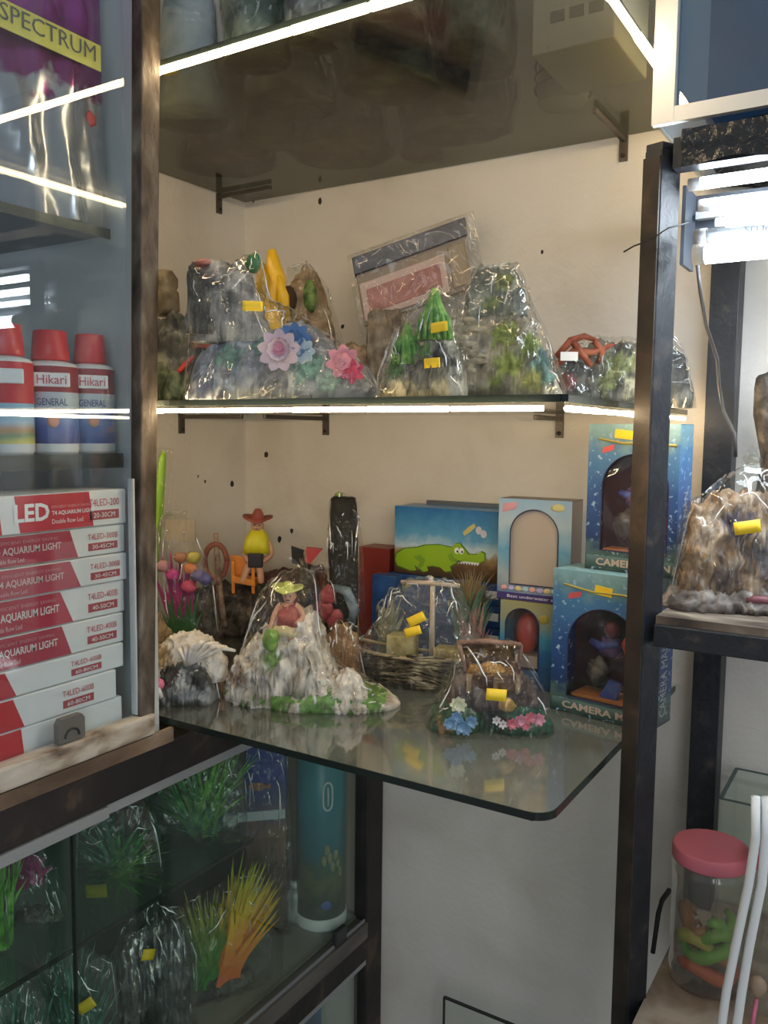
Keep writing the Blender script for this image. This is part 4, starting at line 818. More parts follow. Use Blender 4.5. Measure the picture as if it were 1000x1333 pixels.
# red and black hat
S = Spot(398, ZL, Y=-.10)
T = thing('bird_ornament', 'black and red winged toy ornament behind the white mountain', 'ornament', S.loc, S.rz, ORNL); m = S.m
b = MB(); b.lathe([(9*m, 0), (7*m, (S.cy-735)*m), (5*m, (S.cy-722)*m)], n=14); b.build('dark_stand', BARK, T, True)
b = MB(); b.add([S.p(379, 710, 0), S.p(398, 716, -4), S.p(396, 736, -4), S.p(380, 732, 0), S.p(379, 710, 5), S.p(398, 716, 3), S.p(396, 736, 3), S.p(380, 732, 5)], [(0, 1, 2, 3), (7, 6, 5, 4), (0, 4, 5, 1), (1, 5, 6, 2), (2, 6, 7, 3), (3, 7, 4, 0)]); b.build('black_wing', BLACKINK, T)
b = MB(); b.add([S.p(399, 711, -5), S.p(420, 713, -5), S.p(404, 732, -6), S.p(397, 730, -6), S.p(399, 711, 4), S.p(420, 713, 4), S.p(404, 732, 2), S.p(397, 730, 2)], [(0, 1, 2, 3), (7, 6, 5, 4), (0, 4, 5, 1), (1, 5, 6, 2), (2, 6, 7, 3), (3, 7, 4, 0)]); b.build('red_wing', plain('scarlet_paint', (.5, .03, .02), .4), T)
# green tapered stick with yellow rungs
S = Spot(208, ZL, Y=-.27)
T = thing('green_stake', 'tall lime green tapering plastic stake with yellow rungs in a clear sleeve', 'plant support', S.loc, S.rz, None); m = S.m
b = MB(); b.tube([S.p(196, S.cy-2, 0), S.p(202, 740, 0), S.p(209, 660, 0), S.p(215, 596, 0), S.p(217, 588, 0)], [4*m, 6*m, 6.5*m, 5*m, 2*m], 10); b.build('stake', plain('lime_plastic', (.30, .58, .03), .35), T, True)
for k in range(6): b = MB(); py = 620+k*25; b.tube([S.p(212-k*2.5, py, -2), S.p(204-k*2.5, py-2, -4), S.p(199-k*2.2, py+3, -4)], 1.8*m, 6); b.build('yellow_rung', plain('yellow_plastic_%d' % k, (.75, .55, .1), .4), T, True)
b = MB(); b.add([S.p(190, S.cy, -8), S.p(212, S.cy, -8), S.p(228, 584, -8), S.p(200, 582, -8), S.p(190, S.cy, 8), S.p(212, S.cy, 8), S.p(228, 584, 8), S.p(200, 582, 8)], [(0, 1, 2, 3), (7, 6, 5, 4), (0, 4, 5, 1), (1, 5, 6, 2), (2, 6, 7, 3), (3, 7, 4, 0)]); b.build('clear_sleeve', BAGTIGHT, T)
# purple plant bag
S = Spot(243, ZL, Y=-.275)
T = thing('plant_bag', 'bagged purple and pink plastic plants with a beige header card on the left wall', 'bag', S.loc, S.rz, None); m = S.m
b = MB(); b.obox(S.p(236, 690, 4), (19*m, 0, 0), (0, 2*m, 0), (0, 0, 14*m)); b.build('header_card', plain('beige_card', (.40, .33, .24)), T)
MAG = plain('magenta_leaf', (.40, .03, .20), .5)
blades(S, T, [(235, S.cy-4, 0)], [(222, 730, -8), (240, 735, -8), (250, 745, -10), (228, 750, -12), (212, 750, -6)], 9, MAG, 'purple_leaves', 5, 46, spread=14, dd=14)
blades(S, T, [(240, S.cy-2, -6)], [(225, 780, -14), (250, 785, -14), (238, 778, -12)], 8, plain('plant_green', (.03, .16, .05)), 'green_leaves', 6, 34, spread=16, dd=16)
for k, (px, py, c) in enumerate([(252, 736, (.70, .25, .10)), (218, 734, (.62, .30, .38)), (250, 760, (.65, .08, .18)), (262, 745, (.16, .14, .30)), (272, 750, (.10, .10, .25)), (256, 722, (.45, .38, .08)), (230, 745, (.55, .05, .30)), (240, 722, (.40, .18, .10))]):
    MB().ball(S.p(px, py, -15), (9*m, 6*m, 8*m), 2, .4, 8, k).build('flower_head', plain('flower_head_%d' % k, c), T, True)
wrap(S, T, [(200, S.cy), (206, 690), (218, 664), (246, 664), (262, 710), (280, 745), (292, S.cy)], 26, 141, 1, 8)

# ------------------------------------------------------------------ crocodile game box and stack
A1 = onY(513, 745, -.075); B1 = onY(650, 745, -.075); zt_ = onY(513, 658, -.075).z
def carton(name, label, x0, x1, z0, z1, y0, y1, m, cat='box', group=None, rz=0):
    t = thing(name, label, cat, ((x0+x1)/2, y0, z0), rz, group); hw = (x1-x0)/2
    MB().box((-hw, 0, 0), (hw, y1-y0, z1-z0)).build('carton', m, t, bevel=.001); return t, hw, z1-z0
DBLUE = mat('dark_blue_card', (.02, .07, .22), .4, [(.3, (.015, .05, .16)), (.7, (.03, .10, .30))], 30)
zb_ = ZL; hts = (A1.z-ZL)/4
for k in range(4):
    t, hw, h = carton('game_carton', 'dark blue carton under the crocodile box, %s of four' % ['bottommost', 'second from bottom', 'third from bottom', 'topmost'][k], A1.x-.022+k*.004, B1.x+.03-k*.003, zb_+k*hts, zb_+(k+1)*hts-.0006, -.085+k*.002, -.012, DBLUE, group='dark blue cartons under the crocodile box')
    MB().obox((hw*.72, -.0006, h*.5), (.010, 0, 0), (0, .0006, 0), (0, 0, h*.18)).build('white_emblem', WHITEINK, t)
    if k == 3: MB().obox((-hw*.65, -.0006, h*.55), (.008, 0, .004), (0, .0006, 0), (0, 0, h*.16)).build('yellow_emblem', plain('emblem_yellow', (.5, .4, .12)), t)
CROCM = zramp('croc_sky_print', [(0, (.05, .03, .02)), (.18, (.12, .07, .03)), (.34, (.32, .22, .10)), (.42, (.50, .62, .66)), (.62, (.10, .32, .52)), (1, (.02, .14, .36))], 0, zt_-A1.z, .3)
t, hw, h = carton('game_box', 'game box with a green cartoon crocodile under a blue sky', A1.x, B1.x, A1.z, zt_, -.075, -.012, CROCM)
U = (2*hw)/137; V = h/87
def cpt(px, py): return ((px-513)*U-hw, (745-py)*V)
def cshape(pts, m, n, lay=1): return MB().prism([cpt(*q) for q in pts], (0, 0, 0), (1, 0, 0), (0, 0, 1), (0, -.0004*lay, 0)).build(n, m, t)
CROC = plain('crocodile_green', (.28, .46, .02), .35); CROCD = plain('crocodile_outline', (.08, .17, .01))
body = [(515, 728), (517, 720), (527, 713), (545, 710), (556, 706), (575, 704), (590, 706), (594, 701), (600, 700), (606, 706), (612, 713), (622, 712), (627, 708), (632, 710), (632, 718), (625, 722), (612, 723), (600, 722), (592, 727), (588, 730), (590, 735), (582, 737), (576, 732), (566, 731), (558, 733), (560, 738), (554, 740), (547, 735), (541, 733), (544, 739), (536, 740), (526, 737), (518, 735)]
cshape([(a+(1.2 if a > 575 else -1.2), c+(-1.2 if c < 722 else 1.2)) for a, c in body], CROCD, 'crocodile_outline', 1)
cshape(body, CROC, 'crocodile_print', 2)
for pts, n in (([(540, 722), (550, 718), (556, 724), (553, 733), (545, 738), (549, 728)], 'leg_print'), ([(586, 716), (590, 712), (594, 718), (606, 722), (598, 724), (588, 722)], 'jaw_print')): cshape(pts, plain('olive_print', (.18, .33, .02)), n, 3)  # darker olive leg and jaw shapes of the printed crocodile
for px in (597, 603): cshape([(px+3*math.cos(a), 709+4*math.sin(a)) for a in [2*PI*k/10 for k in range(10)]], WHITEINK, 'eye_print', 3); cshape([(px+1+1.2*math.cos(a), 710+1.6*math.sin(a)) for a in [2*PI*k/8 for k in range(8)]], BLACKINK, 'pupil_print', 4)
cshape([q for k in range(8) for q in ((598+k*3.4, 722.5), (599.7+k*3.4, 725.5))]+[(626, 722), (598, 721.5)], WHITEINK, 'teeth_print', 3)
cshape([(604, 686), (612, 678), (618, 674), (620, 678), (614, 684), (606, 690)], plain('yellow_print', (.6, .5, .15)), 'yellow_lettering_block', 1)
for k, (px, py) in enumerate(((624, 682), (630, 686))): cshape([(px+4*math.cos(a), py+5*math.sin(a)) for a in [2*PI*j/8 for j in range(8)]], plain('pale_print_%d' % k, (.6, .58, .62)), 'white_blob_print', 1)
t2, hw, h = carton('game_box', 'dark-edged flat box behind the crocodile box', A1.x+.022, B1.x+.012, A1.z, zt_+.006, -.0115, -.003, plain('slate_edge_card', (.10, .12, .15)))
# maroon boxes at the back
p0, p1 = onY(467, 745, -.06), onY(507, 715, -.06)
carton('maroon_carton', 'plain maroon carton between the tall trunk and the crocodile box', p0.x, p1.x, ZL, p1.z, -.06, -.01, plain('maroon_card', (.22, .025, .02), .4))
p0, p1 = onY(484, 790, -.11), onY(508, 750, -.11)
carton('blue_carton', 'dark blue carton just right of the tall trunk', p0.x, p1.x+.01, ZL, p1.z, -.11, -.088, DBLUE)

# ------------------------------------------------------------------ cartons with arched windows
def arch_box(name, label, org, phi, W, H, D, m_print, win, content, title=None, sub=None, side_m=None, strip_m=None):
    """win = (x0, x1, z0, z1) of the arched window on the front, as fractions"""
    t = thing(name, label, 'box', org, phi); th = .0012
    b = MB(); b.box((0, D-th, 0), (W, D, H)); b.box((0, th, 0), (th, D-th, H)); b.box((0, th, 0), (W, D-th, th)); b.box((0, th, H-th), (W, D-th, H)); b.build('carton', side_m or m_print, t)
    MB().box((W-th, th, 0), (W, D-th, H)).build('side_panel', side_m or m_print, t)
    x0, x1, z0, z1 = win[0]*W, win[1]*W, win[2]*H, win[3]*H; r = (x1-x0)/2; cx = (x0+x1)/2; inner = []
    zc = max(z1-r, z0+.3*(z1-z0)); rz_ = z1-zc
    for k in range(25): a = PI*k/24; inner.append((cx+r*math.cos(a), zc+rz_*math.sin(a)))
    inner += [(x0, zc+(z0-zc)*k/6) for k in range(1, 7)]+[(x0+(x1-x0)*k/8, z0) for k in range(1, 9)]+[(x1, z0+(zc-z0)*k/6) for k in range(1, 6)]
    cz = (z0+z1)/2; outer = []
    for a, c in inner:
        dx, dz = a-cx, c-cz; k = min(((W-cx) if dx > 0 else cx)/max(abs(dx), 1e-9), ((H-cz) if dz > 0 else cz)/max(abs(dz), 1e-9)); outer.append([cx+dx*k, cz+dz*k])
    for c in ((0, 0), (W, 0), (0, H), (W, H)):
        i = min(range(len(outer)), key=lambda i: (outer[i][0]-c[0])**2+(outer[i][1]-c[1])**2); outer[i] = list(c)
    n = len(inner); vs = [(a, 0, c) for a, c in inner]+[(a, 0, c) for a, c in outer]+[(a, th, c) for a, c in inner]+[(a, th, c) for a, c in outer]; fs = []
    for i in range(n): j = (i+1) % n; fs += [(i, j, n+j, n+i), (2*n+i, 3*n+i, 3*n+j, 2*n+j), (i, 2*n+i, 2*n+j, j), (n+i, n+j, 3*n+j, 3*n+i)]
    MB().add(vs, fs).build('front_panel', m_print, t)
    MB().prism([(a, c) for a, c in inner], (0, th*1.1, 0), (1, 0, 0), (0, 0, 1), (0, .0004, 0)).build('window_film', FILM, t)
    e = MB(); e.tube([Vector((a, -.0002, c)) for a, c in inner]+[Vector((inner[0][0], -.0002, inner[0][1]))], .0009, 5); e.build('window_border', plain('window_border_navy', (.03, .03, .08)), t)
    content(t, W, H, D, (x0, x1, z0, z1)); return t
BUB = lambda n, z1: zramp(n, [(0, (.03, .05, .05)), (.14, (.08, .14, .13)), (.22, (.02, .05, .15)), (.5, (.03, .09, .26)), (.8, (.06, .19, .38)), (.9, (.16, .30, .34)), (1, (.22, .40, .44))], 0, z1, .32, ((.30, .46, .62), 150, .60))
RT = plain('coral_red_toy', (.62, .08, .04), .35); BT = plain('blue_toy', (.05, .08, .32), .35); PT = plain('purple_toy', (.10, .05, .16), .4); OT = plain('orange_floor', (.55, .22, .07)); DK = plain('dark_inner_card', (.05, .02, .03), .6)
def cam_content(t, W, H, D, w):
    x0, x1, z0, z1 = w; X = lambda u: x0+(x1-x0)*u; Z = lambda v: z0+(z1-z0)*v
    MB().box((.004, D*.9, .004), (W-.004, D*.94, H-.004)).build('inner_backing', DK, t)
    MB().tube([Vector((X(.72), D*.35, Z(.97))), Vector((X(.86), D*.3, Z(.86))), Vector((X(.80), D*.3, Z(.70))), Vector((X(.70), D*.3, Z(.62)))], [.004, .008, .009, .006], 10).build('red_hose', RT, t, True)
    MB().tube([Vector((X(.70), D*.35, Z(.64))), Vector((X(.82), D*.3, Z(.5))), Vector((X(.82), D*.3, Z(.38))), Vector((X(.95), D*.3, Z(.22)))], [.006, .009, .008, .005], 10).build('red_limb', RT, t, True)
    MB().ball((X(.45), D*.5, Z(.55)), (.016, .012, .014), 3, .2, 5, 2).build('toy_torso', PT, t, True)
    MB().ball((X(.48), D*.45, Z(.76)), (.011, .010, .012), 3, .1, 5, 3).build('toy_helmet', plain('dark_red_toy', (.18, .03, .04), .3), t, True)
    MB().tube([Vector((X(.2), D*.4, Z(.6))), Vector((X(.35), D*.35, Z(.56))), Vector((X(.6), D*.35, Z(.62)))], [.004, .006, .004], 8).build('blue_arm', BT, t, True)
    MB().prism([(X(.50), Z(.22)), (X(.66), Z(.20)), (X(.60), Z(.01)), (X(.36), Z(.01))], (0, D*.3, 0), (1, 0, 0), (0, 0, 1), (0, .006, 0)).build('blue_fin', BT, t)
    MB().prism([(X(.72), Z(.05)), (X(.98), Z(.18)), (X(.98), Z(.01)), (X(.7), Z(.01))], (0, D*.3, 0), (1, 0, 0), (0, 0, 1), (0, .006, 0)).build('blue_fin', BT, t)
    MB().ball((X(.28), D*.5, Z(.26)), (.014, .012, .018), 3, .35, 8, 4).build('grey_rock_prop', DARKROCK, t, True)
    MB().box((X(0), D*.2, Z(-.02)), (X(1), D*.88, Z(.012))).build('orange_base', OT, t)
    o = .001
    lettering('CAMERA MAN', plain('cream_brown_ink', (.55, .42, .34)), t, (W*.13, -.0004, H*.035), (1, 0, 0), (0, 0, 1), W*.82, H*.05, bold=.03)
    MB().box((W*.02, -.0005, H*.02), (W*.98, -.0002, H*.10)).build('teal_band', zramp('seaweed_band_%d' % int(org_count()), [(0, (.02, .05, .04)), (.5, (.05, .11, .10)), (1, (.14, .22, .22))], 0, H*.1, .4), t)
    MB().prism([(W*.16, H*.80), (W*.29, H*.825), (W*.30, H*.865), (W*.17, H*.84)], (0, 0, 0), (1, 0, 0), (0, 0, 1), (0, -.0005, 0)).build('red_flash', plain('red_flash_print', (.6, .10, .10)), t)
    MB().tube([Vector((W*.12, -.0006, H*.90)), Vector((W*.4, -.0006, H*.87)), Vector((W*.7, -.0006, H*.875)), Vector((W*.97, -.0006, H*.86))], .0016, 6).build('yellow_weed_print', plain('weed_print', (.34, .28, .06)), t)
    lettering('CAMERA MAN', plain('pale_side_ink', (.5, .5, .48)), t, (W+.0003, D*.72, H*.06), (0, 0, 1), (0, -1, 0), H*.5, D*.3)
CNT = [0]
def org_count(): CNT[0] += 1; return CNT[0]
def box_sticker(t, W, H, u, v, rot=-.1):
    c, s = math.cos(rot), math.sin(rot); w_, h_ = .0115, .0055
    MB().obox((W*u, -.001, H*v), Vector((c, 0, s))*w_, (0, .0006, 0), Vector((-s, 0, c))*h_).build('price_label', STICKER, t, label='small yellow price label')
ph = math.radians(-9); o1 = onZ(716, 922, ZL); o1.z = ZL
H1 = .185; H2 = .184
t = arch_box('toy_diver_box', 'blue window carton lettered CAMERA MAN standing on the shelf beside the iron post', o1, ph, .135, H1, .062, BUB('bubble_print_low', H1), (.17, .90, .12, .76), cam_content)
box_sticker(t, .135, H1, .52, .885)
p = onZ(765, 738, ZL+H1+.0004); o2 = Vector((p.x, p.y, ZL+H1+.0004)); o2.y = min(o2.y, o1.y+.02)
t = arch_box('toy_diver_box', 'blue window carton lettered CAMERA MAN stacked on another one', o2, ph, .118, H2, .040, BUB('bubble_print_up', H2), (.17, .90, .14, .80), cam_content)
box_sticker(t, .118, H2, .40, .93)
# two boxes with red arch behind the chest
def red_content(t, W, H, D, w):
    x0, x1, z0, z1 = w
    MB().box((.004, D*.9, .004), (W-.004, D*.94, H-.004)).build('inner_backing', plain('maroon_inner_card', (.16, .03, .025), .5), t)
    MB().ball(((x0+x1)/2, D*.5, z0+(z1-z0)*.55), ((x1-x0)*.33, D*.3, (z1-z0)*.36), 3, .12, 5, 7).build('red_toy', plain('deep_red_toy', (.42, .05, .03), .35), t, True)
    MB().box((x0, D*.2, z0), (x1, D*.8, z0+(z1-z0)*.2)).build('pale_base', plain('pale_toy_base', (.4, .34, .28)), t)
    MB().ball((W*.80, -.0003, H*.82), (W*.10, .0008, W*.08), 2).build('yellow_fish_print', plain('fish_print_yellow', (.42, .34, .06)), t, True)
pb = onZ(652, 900, ZL); q1 = onY(652, 780, pb.y+.03); q2 = onY(722, 780, pb.y+.03)
Hc = q1.z-ZL
arch_box('window_carton', 'carton with a dark red toy behind its arched window, behind the treasure chest', (q1.x, pb.y+.03, ZL), math.radians(3), q2.x-q1.x, Hc, .05, zramp('yellow_blue_print', [(0, (.02, .05, .14)), (.45, (.03, .14, .34)), (.6, (.06, .28, .44)), (.8, (.30, .32, .20)), (1, (.32, .30, .14))], 0, Hc, .35), (.10, .72, .22, .92), red_content)
def cream_content(t, W, H, D, w):
    x0, x1, z0, z1 = w
    MB().box((.004, .006, .004), (W-.004, .008, H-.004)).build('cream_backing', plain('cream_backing_card', (.60, .50, .40), .6), t)
    MB().box((0, -.0006, 0), (W, -.0001, H*.07)).build('purple_band', plain('indigo_band', (.05, .03, .16)), t)
    lettering('Best underwater scene', WHITEINK, t, (W*.15, -.0008, H*.022), (1, 0, 0), (0, 0, 1), W*.8, H*.028)
    rnd = random.Random(2)
    for k in range(9): MB().ball((W*(.1+.1*k), -.0004, H*.115), (W*.05, .0009, H*.026), 2, .3, 8, k).build('coloured_letter_block', plain('letter_colour_%d' % k, [(.7, .35, .3), (.5, .45, .7), (.75, .6, .3), (.4, .6, .65)][k % 4]), t, True)
    MB().prism([(W*.05, H*.86), (W*.24, H*.90), (W*.26, H*.97), (W*.06, H*.95)], (0, 0, 0), (1, 0, 0), (0, 0, 1), (0, -.0006, 0)).build('pink_flash', plain('pink_flash_print', (.65, .32, .36)), t)
    MB().ball((W*.82, -.0003, H*.93), (W*.10, .0008, H*.038), 2).build('yellow_fish_print', plain('pale_yellow_print', (.62, .56, .26)), t, True)
r1 = onY(647, 779, pb.y+.035); r2 = onY(740, 779, pb.y+.035); Hd = onY(647, 648, pb.y+.035).z-(ZL+Hc)-.0006
arch_box('window_carton', 'blue carton with an empty cream arched window stacked behind the treasure chest', (r1.x, pb.y+.035, ZL+Hc+.0006), math.radians(2), r2.x-r1.x, Hd, .05, zramp('sky_sea_print', [(0, (.05, .12, .3)), (.25, (.36, .42, .42)), (.5, (.12, .34, .5)), (.75, (.42, .52, .56)), (1, (.30, .46, .62))], 0, Hd, .35), (.17, .83, .155, .90), cream_content, side_m=plain('grey_brown_card', (.16, .13, .11)))
# plants left of the red-window carton
S = Spot(608, ZL, Y=-.108)
T = thing('plant_bunch', 'bunch of brown grass, green leaves and pink fronds behind the ship mast', 'plant', S.loc, S.rz, None); m = S.m
blades(S, T, [(610, 790, 0)], [(590, 768, 0), (605, 758, -4), (622, 756, 0), (636, 762, 0), (612, 764, -6)], 3, plain('dry_brown_grass', (.26, .18, .08)), 'brown_grass', 3, 110, spread=14, dd=14, bend=.5)
blades(S, T, [(605, S.cy-30, -4)], [(596, 770, -8), (618, 766, -8), (632, 778, -6), (610, 775, -10)], 9, rockmat('grey_green_leaf', (.05, .12, .07), (.12, .22, .14), (.28, .38, .27)), 'green_leaves', 4, 60, spread=14, dd=20)
blades(S, T, [(610, S.cy-2, -10)], [(600, 800, -14), (615, 796, -14), (626, 806, -12)], 6, plain('dusty_pink_frond', (.50, .28, .24)), 'pink_fronds', 7, 60, spread=14, dd=16)
MB().lathe([(16*m, 0), (15*m, 8*m), (6*m, 14*m)], n=18).build('weight_base', DARKROCK, T, True)
S = Spot(506, ZL, Y=-.135)
T = thing('plant_bunch', 'small faded yellow-green plant in plastic beside the ship', 'plant', S.loc, S.rz, None); m = S.m
blades(S, T, [(500, S.cy-2, 0)], [(505, 792, 0), (518, 790, -4), (498, 800, -4), (512, 805, -5)], 8, rockmat('faded_leaf', (.15, .17, .08), (.28, .30, .16), (.45, .46, .3)), 'leaves', 9, 50, spread=12, dd=16)
wrap(S, T, [(480, S.cy), (490, 790), (505, 762), (522, 766), (535, 800), (540, S.cy)], 18, 151, 1, 6, BAGTIGHT)

# ================================================================== iron rack on the right
YR = -.30
rk = thing('iron_rack', 'black iron rack with brown-faced front post at right, lamps hung on top', 'rack', (.86, YR, 0)); RL = rk.location
def W_(p): return Vector(p)-RL
m = proj((.85, YR, 1.2))[2]/FPX
k0 = onY(846, 600, YR); cR = Vector((math.cos(YAW), math.sin(YAW), 0)); cD = Vector((-math.sin(YAW), math.cos(YAW), 0))
zt = onY(860, 192, YR).z
foot = W_(Vector((k0.x, k0.y, 0)))
LV, RV = (-16*cR+18*cD)*m, (31*cR+18*cD)*m
b = MB(); b.add([foot, foot+RV, foot+RV+LV, foot+LV]+[q+Vector((0, 0, zt)) for q in (foot, foot+RV, foot+RV+LV, foot+LV)], [(3, 2, 1, 0), (4, 5, 6, 7), (0, 1, 5, 4), (1, 2, 6, 5), (2, 3, 7, 6), (3, 0, 4, 7)])
b.build('front_post', BLACKIRON, rk, bevel=.0015)
n = Vector((LV.y, -LV.x, 0)).normalized(); n = n if n.dot(cD) < 0 else -n
b = MB(); b.obox(foot+LV*.52+n*.0012+Vector((0, 0, zt*.498)), LV*.49, n*.0012, (0, 0, zt*.497)); b.build('brown_post_face', BROWNIRON, rk, label='brown face of the front post')  # thin mottled brown plate over the left face of the post
b = MB(); b.obox(foot+LV*.5+RV*.4+Vector((0, 0, zt+.003)), RV*.36, LV*.5, (0, 0, .004)); b.build('post_cap', BLACKIRON, rk, bevel=.001)
q1, q2, q3 = onY(925, 500, -.045), onY(948, 500, -.03), onY(965, 500, -.01)
b = MB(); b.box(W_((.836, -.045, 0)), W_((.872, -.008, zt))); b.build('rear_post', BLACKIRON, rk, bevel=.001)
XE = 1.6
xr0 = foot.x+RL.x+.012
def rail(z0, z1, y0, y1, name='rail', mt=BLACKIRON, x0=None): MB().box(W_((x0 or xr0, y0, z0)), W_((XE, y1, z1))).build(name, mt, rk, bevel=.001)
rail(1.097, 1.121, YR-.002, YR+.018); rail(1.097, 1.121, -.03, -.008, x0=.84)
rail(.640, .664, YR-.002, YR+.018); rail(.640, .664, -.03, -.008, x0=.84)
MB().box(W_((xr0, YR+.005, 1.1212)), W_((XE, -.01, 1.130))).build('shelf_board', mat('weathered_board', (.2, .16, .12), .6, [(.3, (.04, .03, .025)), (.55, (.16, .13, .10)), (.75, (.42, .38, .32))], 14, 9, .2, stretch=(1, 3, 1)), rk)
MB().box(W_((xr0, YR-.06, .664)), W_((XE, -.01, .6745))).build('low_shelf_board', mat('dirty_papered_board', (.34, .28, .22), .75, [(.3, (.12, .085, .06)), (.48, (.30, .23, .17)), (.65, (.48, .42, .35))], 16, 9, .4), rk)
MB().box(W_((xr0, YR-.002, 1.602)), W_((XE, YR+.02, 1.632))).build('top_rail', BLACKIRON, rk)
MB().box(W_((.838, -.03, 1.602)), W_((XE, -.008, 1.632))).build('top_rail', BLACKIRON, rk)
for xs in (XE-.04,): MB().box(W_((xs, YR, 0)), W_((xs+.036, YR+.036, zt))).build('front_post', BLACKIRON, rk); MB().box(W_((xs, -.045, 0)), W_((xs+.036, -.008, zt))).build('rear_post', BLACKIRON, rk)
# black crinkled sheet on the rack top
S = Spot(980, 1.632, Y=YR+.10)
T = thing('plastic_sheet', 'crinkled black plastic sheet lying over the lamps on top of the rack', 'sheet', (1.2, -.18, 1.6325))
vs = []; fs = []; nx, ny = 60, 12
for lay in (0, 1):
    for i in range(nx+1):
        for j in range(ny+1):
            x, y = -.345+.73*i/nx, -.125+.25*j/ny; vs.append((x, y, .004+.022*abs(noise.noise(Vector((x*26, y*26, 3))))+lay*.0008-(.003 if j in (0, ny) else 0)))
k = (nx+1)*(ny+1)
for lay in (0, 1):
    for i in range(nx):
        for j in range(ny): a = lay*k+i*(ny+1)+j; fs.append((a, a+1, a+ny+2, a+ny+1))
MB().add(vs, fs).build('crinkled_film', mat('black_plastic_sheet', (.02, .022, .025), .22, bump=.9, bscale=90), T, True)
vs = []; fs = []
for lay in (0, 1):
    for i in range(61):
        for j in range(9):
            x = -.345+.73*i/60; z = .004-.036*j/8; vs.append((x, -.127-.012*abs(noise.noise(Vector((x*30, z*60, 7))))-lay*.0008, z+(.005*noise.noise(Vector((x*22, 4, 1))) if j == 8 else 0)))
for lay in (0, 1):
    for i in range(60):
        for j in range(8): a = lay*549+i*9+j; fs.append((a, a+1, a+10, a+9))
MB().add(vs, fs).build('front_flap', bpy.data.materials['black_plastic_sheet'], T, True)
# lamps under the rack top
def lamp(label, px0, py, Y, r, on=True, txt=None):
    p = onY(px0, py, Y); t = thing('tube_lamp', label, 'lamp', p, 0, 'tube lamps on the iron rack'); L = XE-.06-p.x
    MB().tube([(.012, 0, 0), (L-.012, 0, 0)], r, 18).build('glass_tube', TUBE if on else clear('clear_grey_tube', (.72, .75, .78), .12, .9, .08, .35, (.62, .66, .70)), t, True)
    for x0 in (0, L-.012): MB().tube([(x0, 0, 0), (x0+.012, 0, 0)], r*1.04, 18).build('end_cap', plain('lamp_cap', (.55, .56, .57), .4) if on else plain('grey_lamp_cap', (.25, .26, .28), .4), t, True)
    if txt: lettering(txt, plain('lamp_print', (.06, .07, .09)), t, (.135, -r-.0006, r*.45), (-1, 0, 0), (0, 0, -1), .085, r*.8)
    return t
lamp('glowing white tube lamp directly under the black plastic sheet', 897, 241, YR+.03, .0062)
lamp('glowing tube lamp second from the top of the rack', 910, 268, YR+.05, .0062)
lamp('glowing tube lamp third down, set back behind the grey tube', 932, 291, YR+.08, .006)
lamp('unlit grey tube with printed letters above the brightest lamp', 905, 309, YR+.02, .0078, False, 'SUPER RAY PLUS')
lamp('brightest and lowest tube lamp hung on the rack', 903, 332, YR+.005, .0102)
T = thing('lamp_fitting', 'dark lamp fitting bar behind the tube lamps', 'fitting', (1.2, YR+.11, 1.60))
p0 = onY(897, 258, YR+.1)
MB().box((p0.x-1.2, 0, -.055), (XE-1.27, .012, 0)).build('fitting_bar', plain('dark_fitting', (.03, .035, .045), .4), T)
MB().box((p0.x-1.2+.002, -.05, -.085), (p0.x-1.2+.006, .0, 0)).build('hanger', plain('fitting_hanger', (.07, .08, .10), .4), T)
MB().box((p0.x-1.2+.010, -.018, -.030), (XE-1.28, -.008, -.022)).build('grey_strip', GREYTRACK, T)
# assumed unseen tube lamp, added under the rack shelf to light the white wall
T = thing('tube_lamp', 'assumed white tube lamp added under the rack shelf above the small glass tank', 'lamp', (1.08, -.16, 1.105), 0, 'tube lamps on the iron rack')
MB().tube([(.012, 0, 0), (.43, 0, 0)], .0075, 18).build('glass_tube', glow('assumed_shelf_tube', (.82, .92, 1), 26), T, True)
for x0 in (0, .43): MB().tube([(x0, 0, 0), (x0+.012, 0, 0)], .0079, 18).build('end_cap', bpy.data.materials['lamp_cap'], T, True)
MB().box((0, -.008, .0085), (.442, .008, .0160)).build('mounting_bar', bpy.data.materials['lamp_cap'], T)
# cable
T = thing('lamp_cable', 'thin dark lamp cable hanging down beside the rear post', 'cable', onY(908, 345, YR+.04)); c0 = T.location
pts = [(908, 345, .04), (912, 380, .05), (920, 425, .08), (934, 468, .12), (936, 500, .13), (942, 535, .14), (957, 565, .13), (958, 595, .13)]
b = MB(); b.tube([onY(x, y, YR+d)-c0 for x, y, d in pts], .0021, 8); b.build('cable_sleeve', plain('dark_cable', (.06, .055, .055), .4), T, True)
T = thing('loose_wire', 'thin dark wire wrapped once round the front post near its top', 'wire', (k0.x, YR, 1.56)); c0 = T.location
b = MB(); b.tube([onY(812, 328, YR-.004)-c0, onY(826, 320, YR-.006)-c0, onY(843, 314, YR-.012)-c0, onY(850, 310, YR-.016)-c0, onY(870, 297, YR-.006)-c0, onY(896, 290, YR+.012)-c0], .0009, 6); b.build('wire_strand', BLACKINK, T, True)

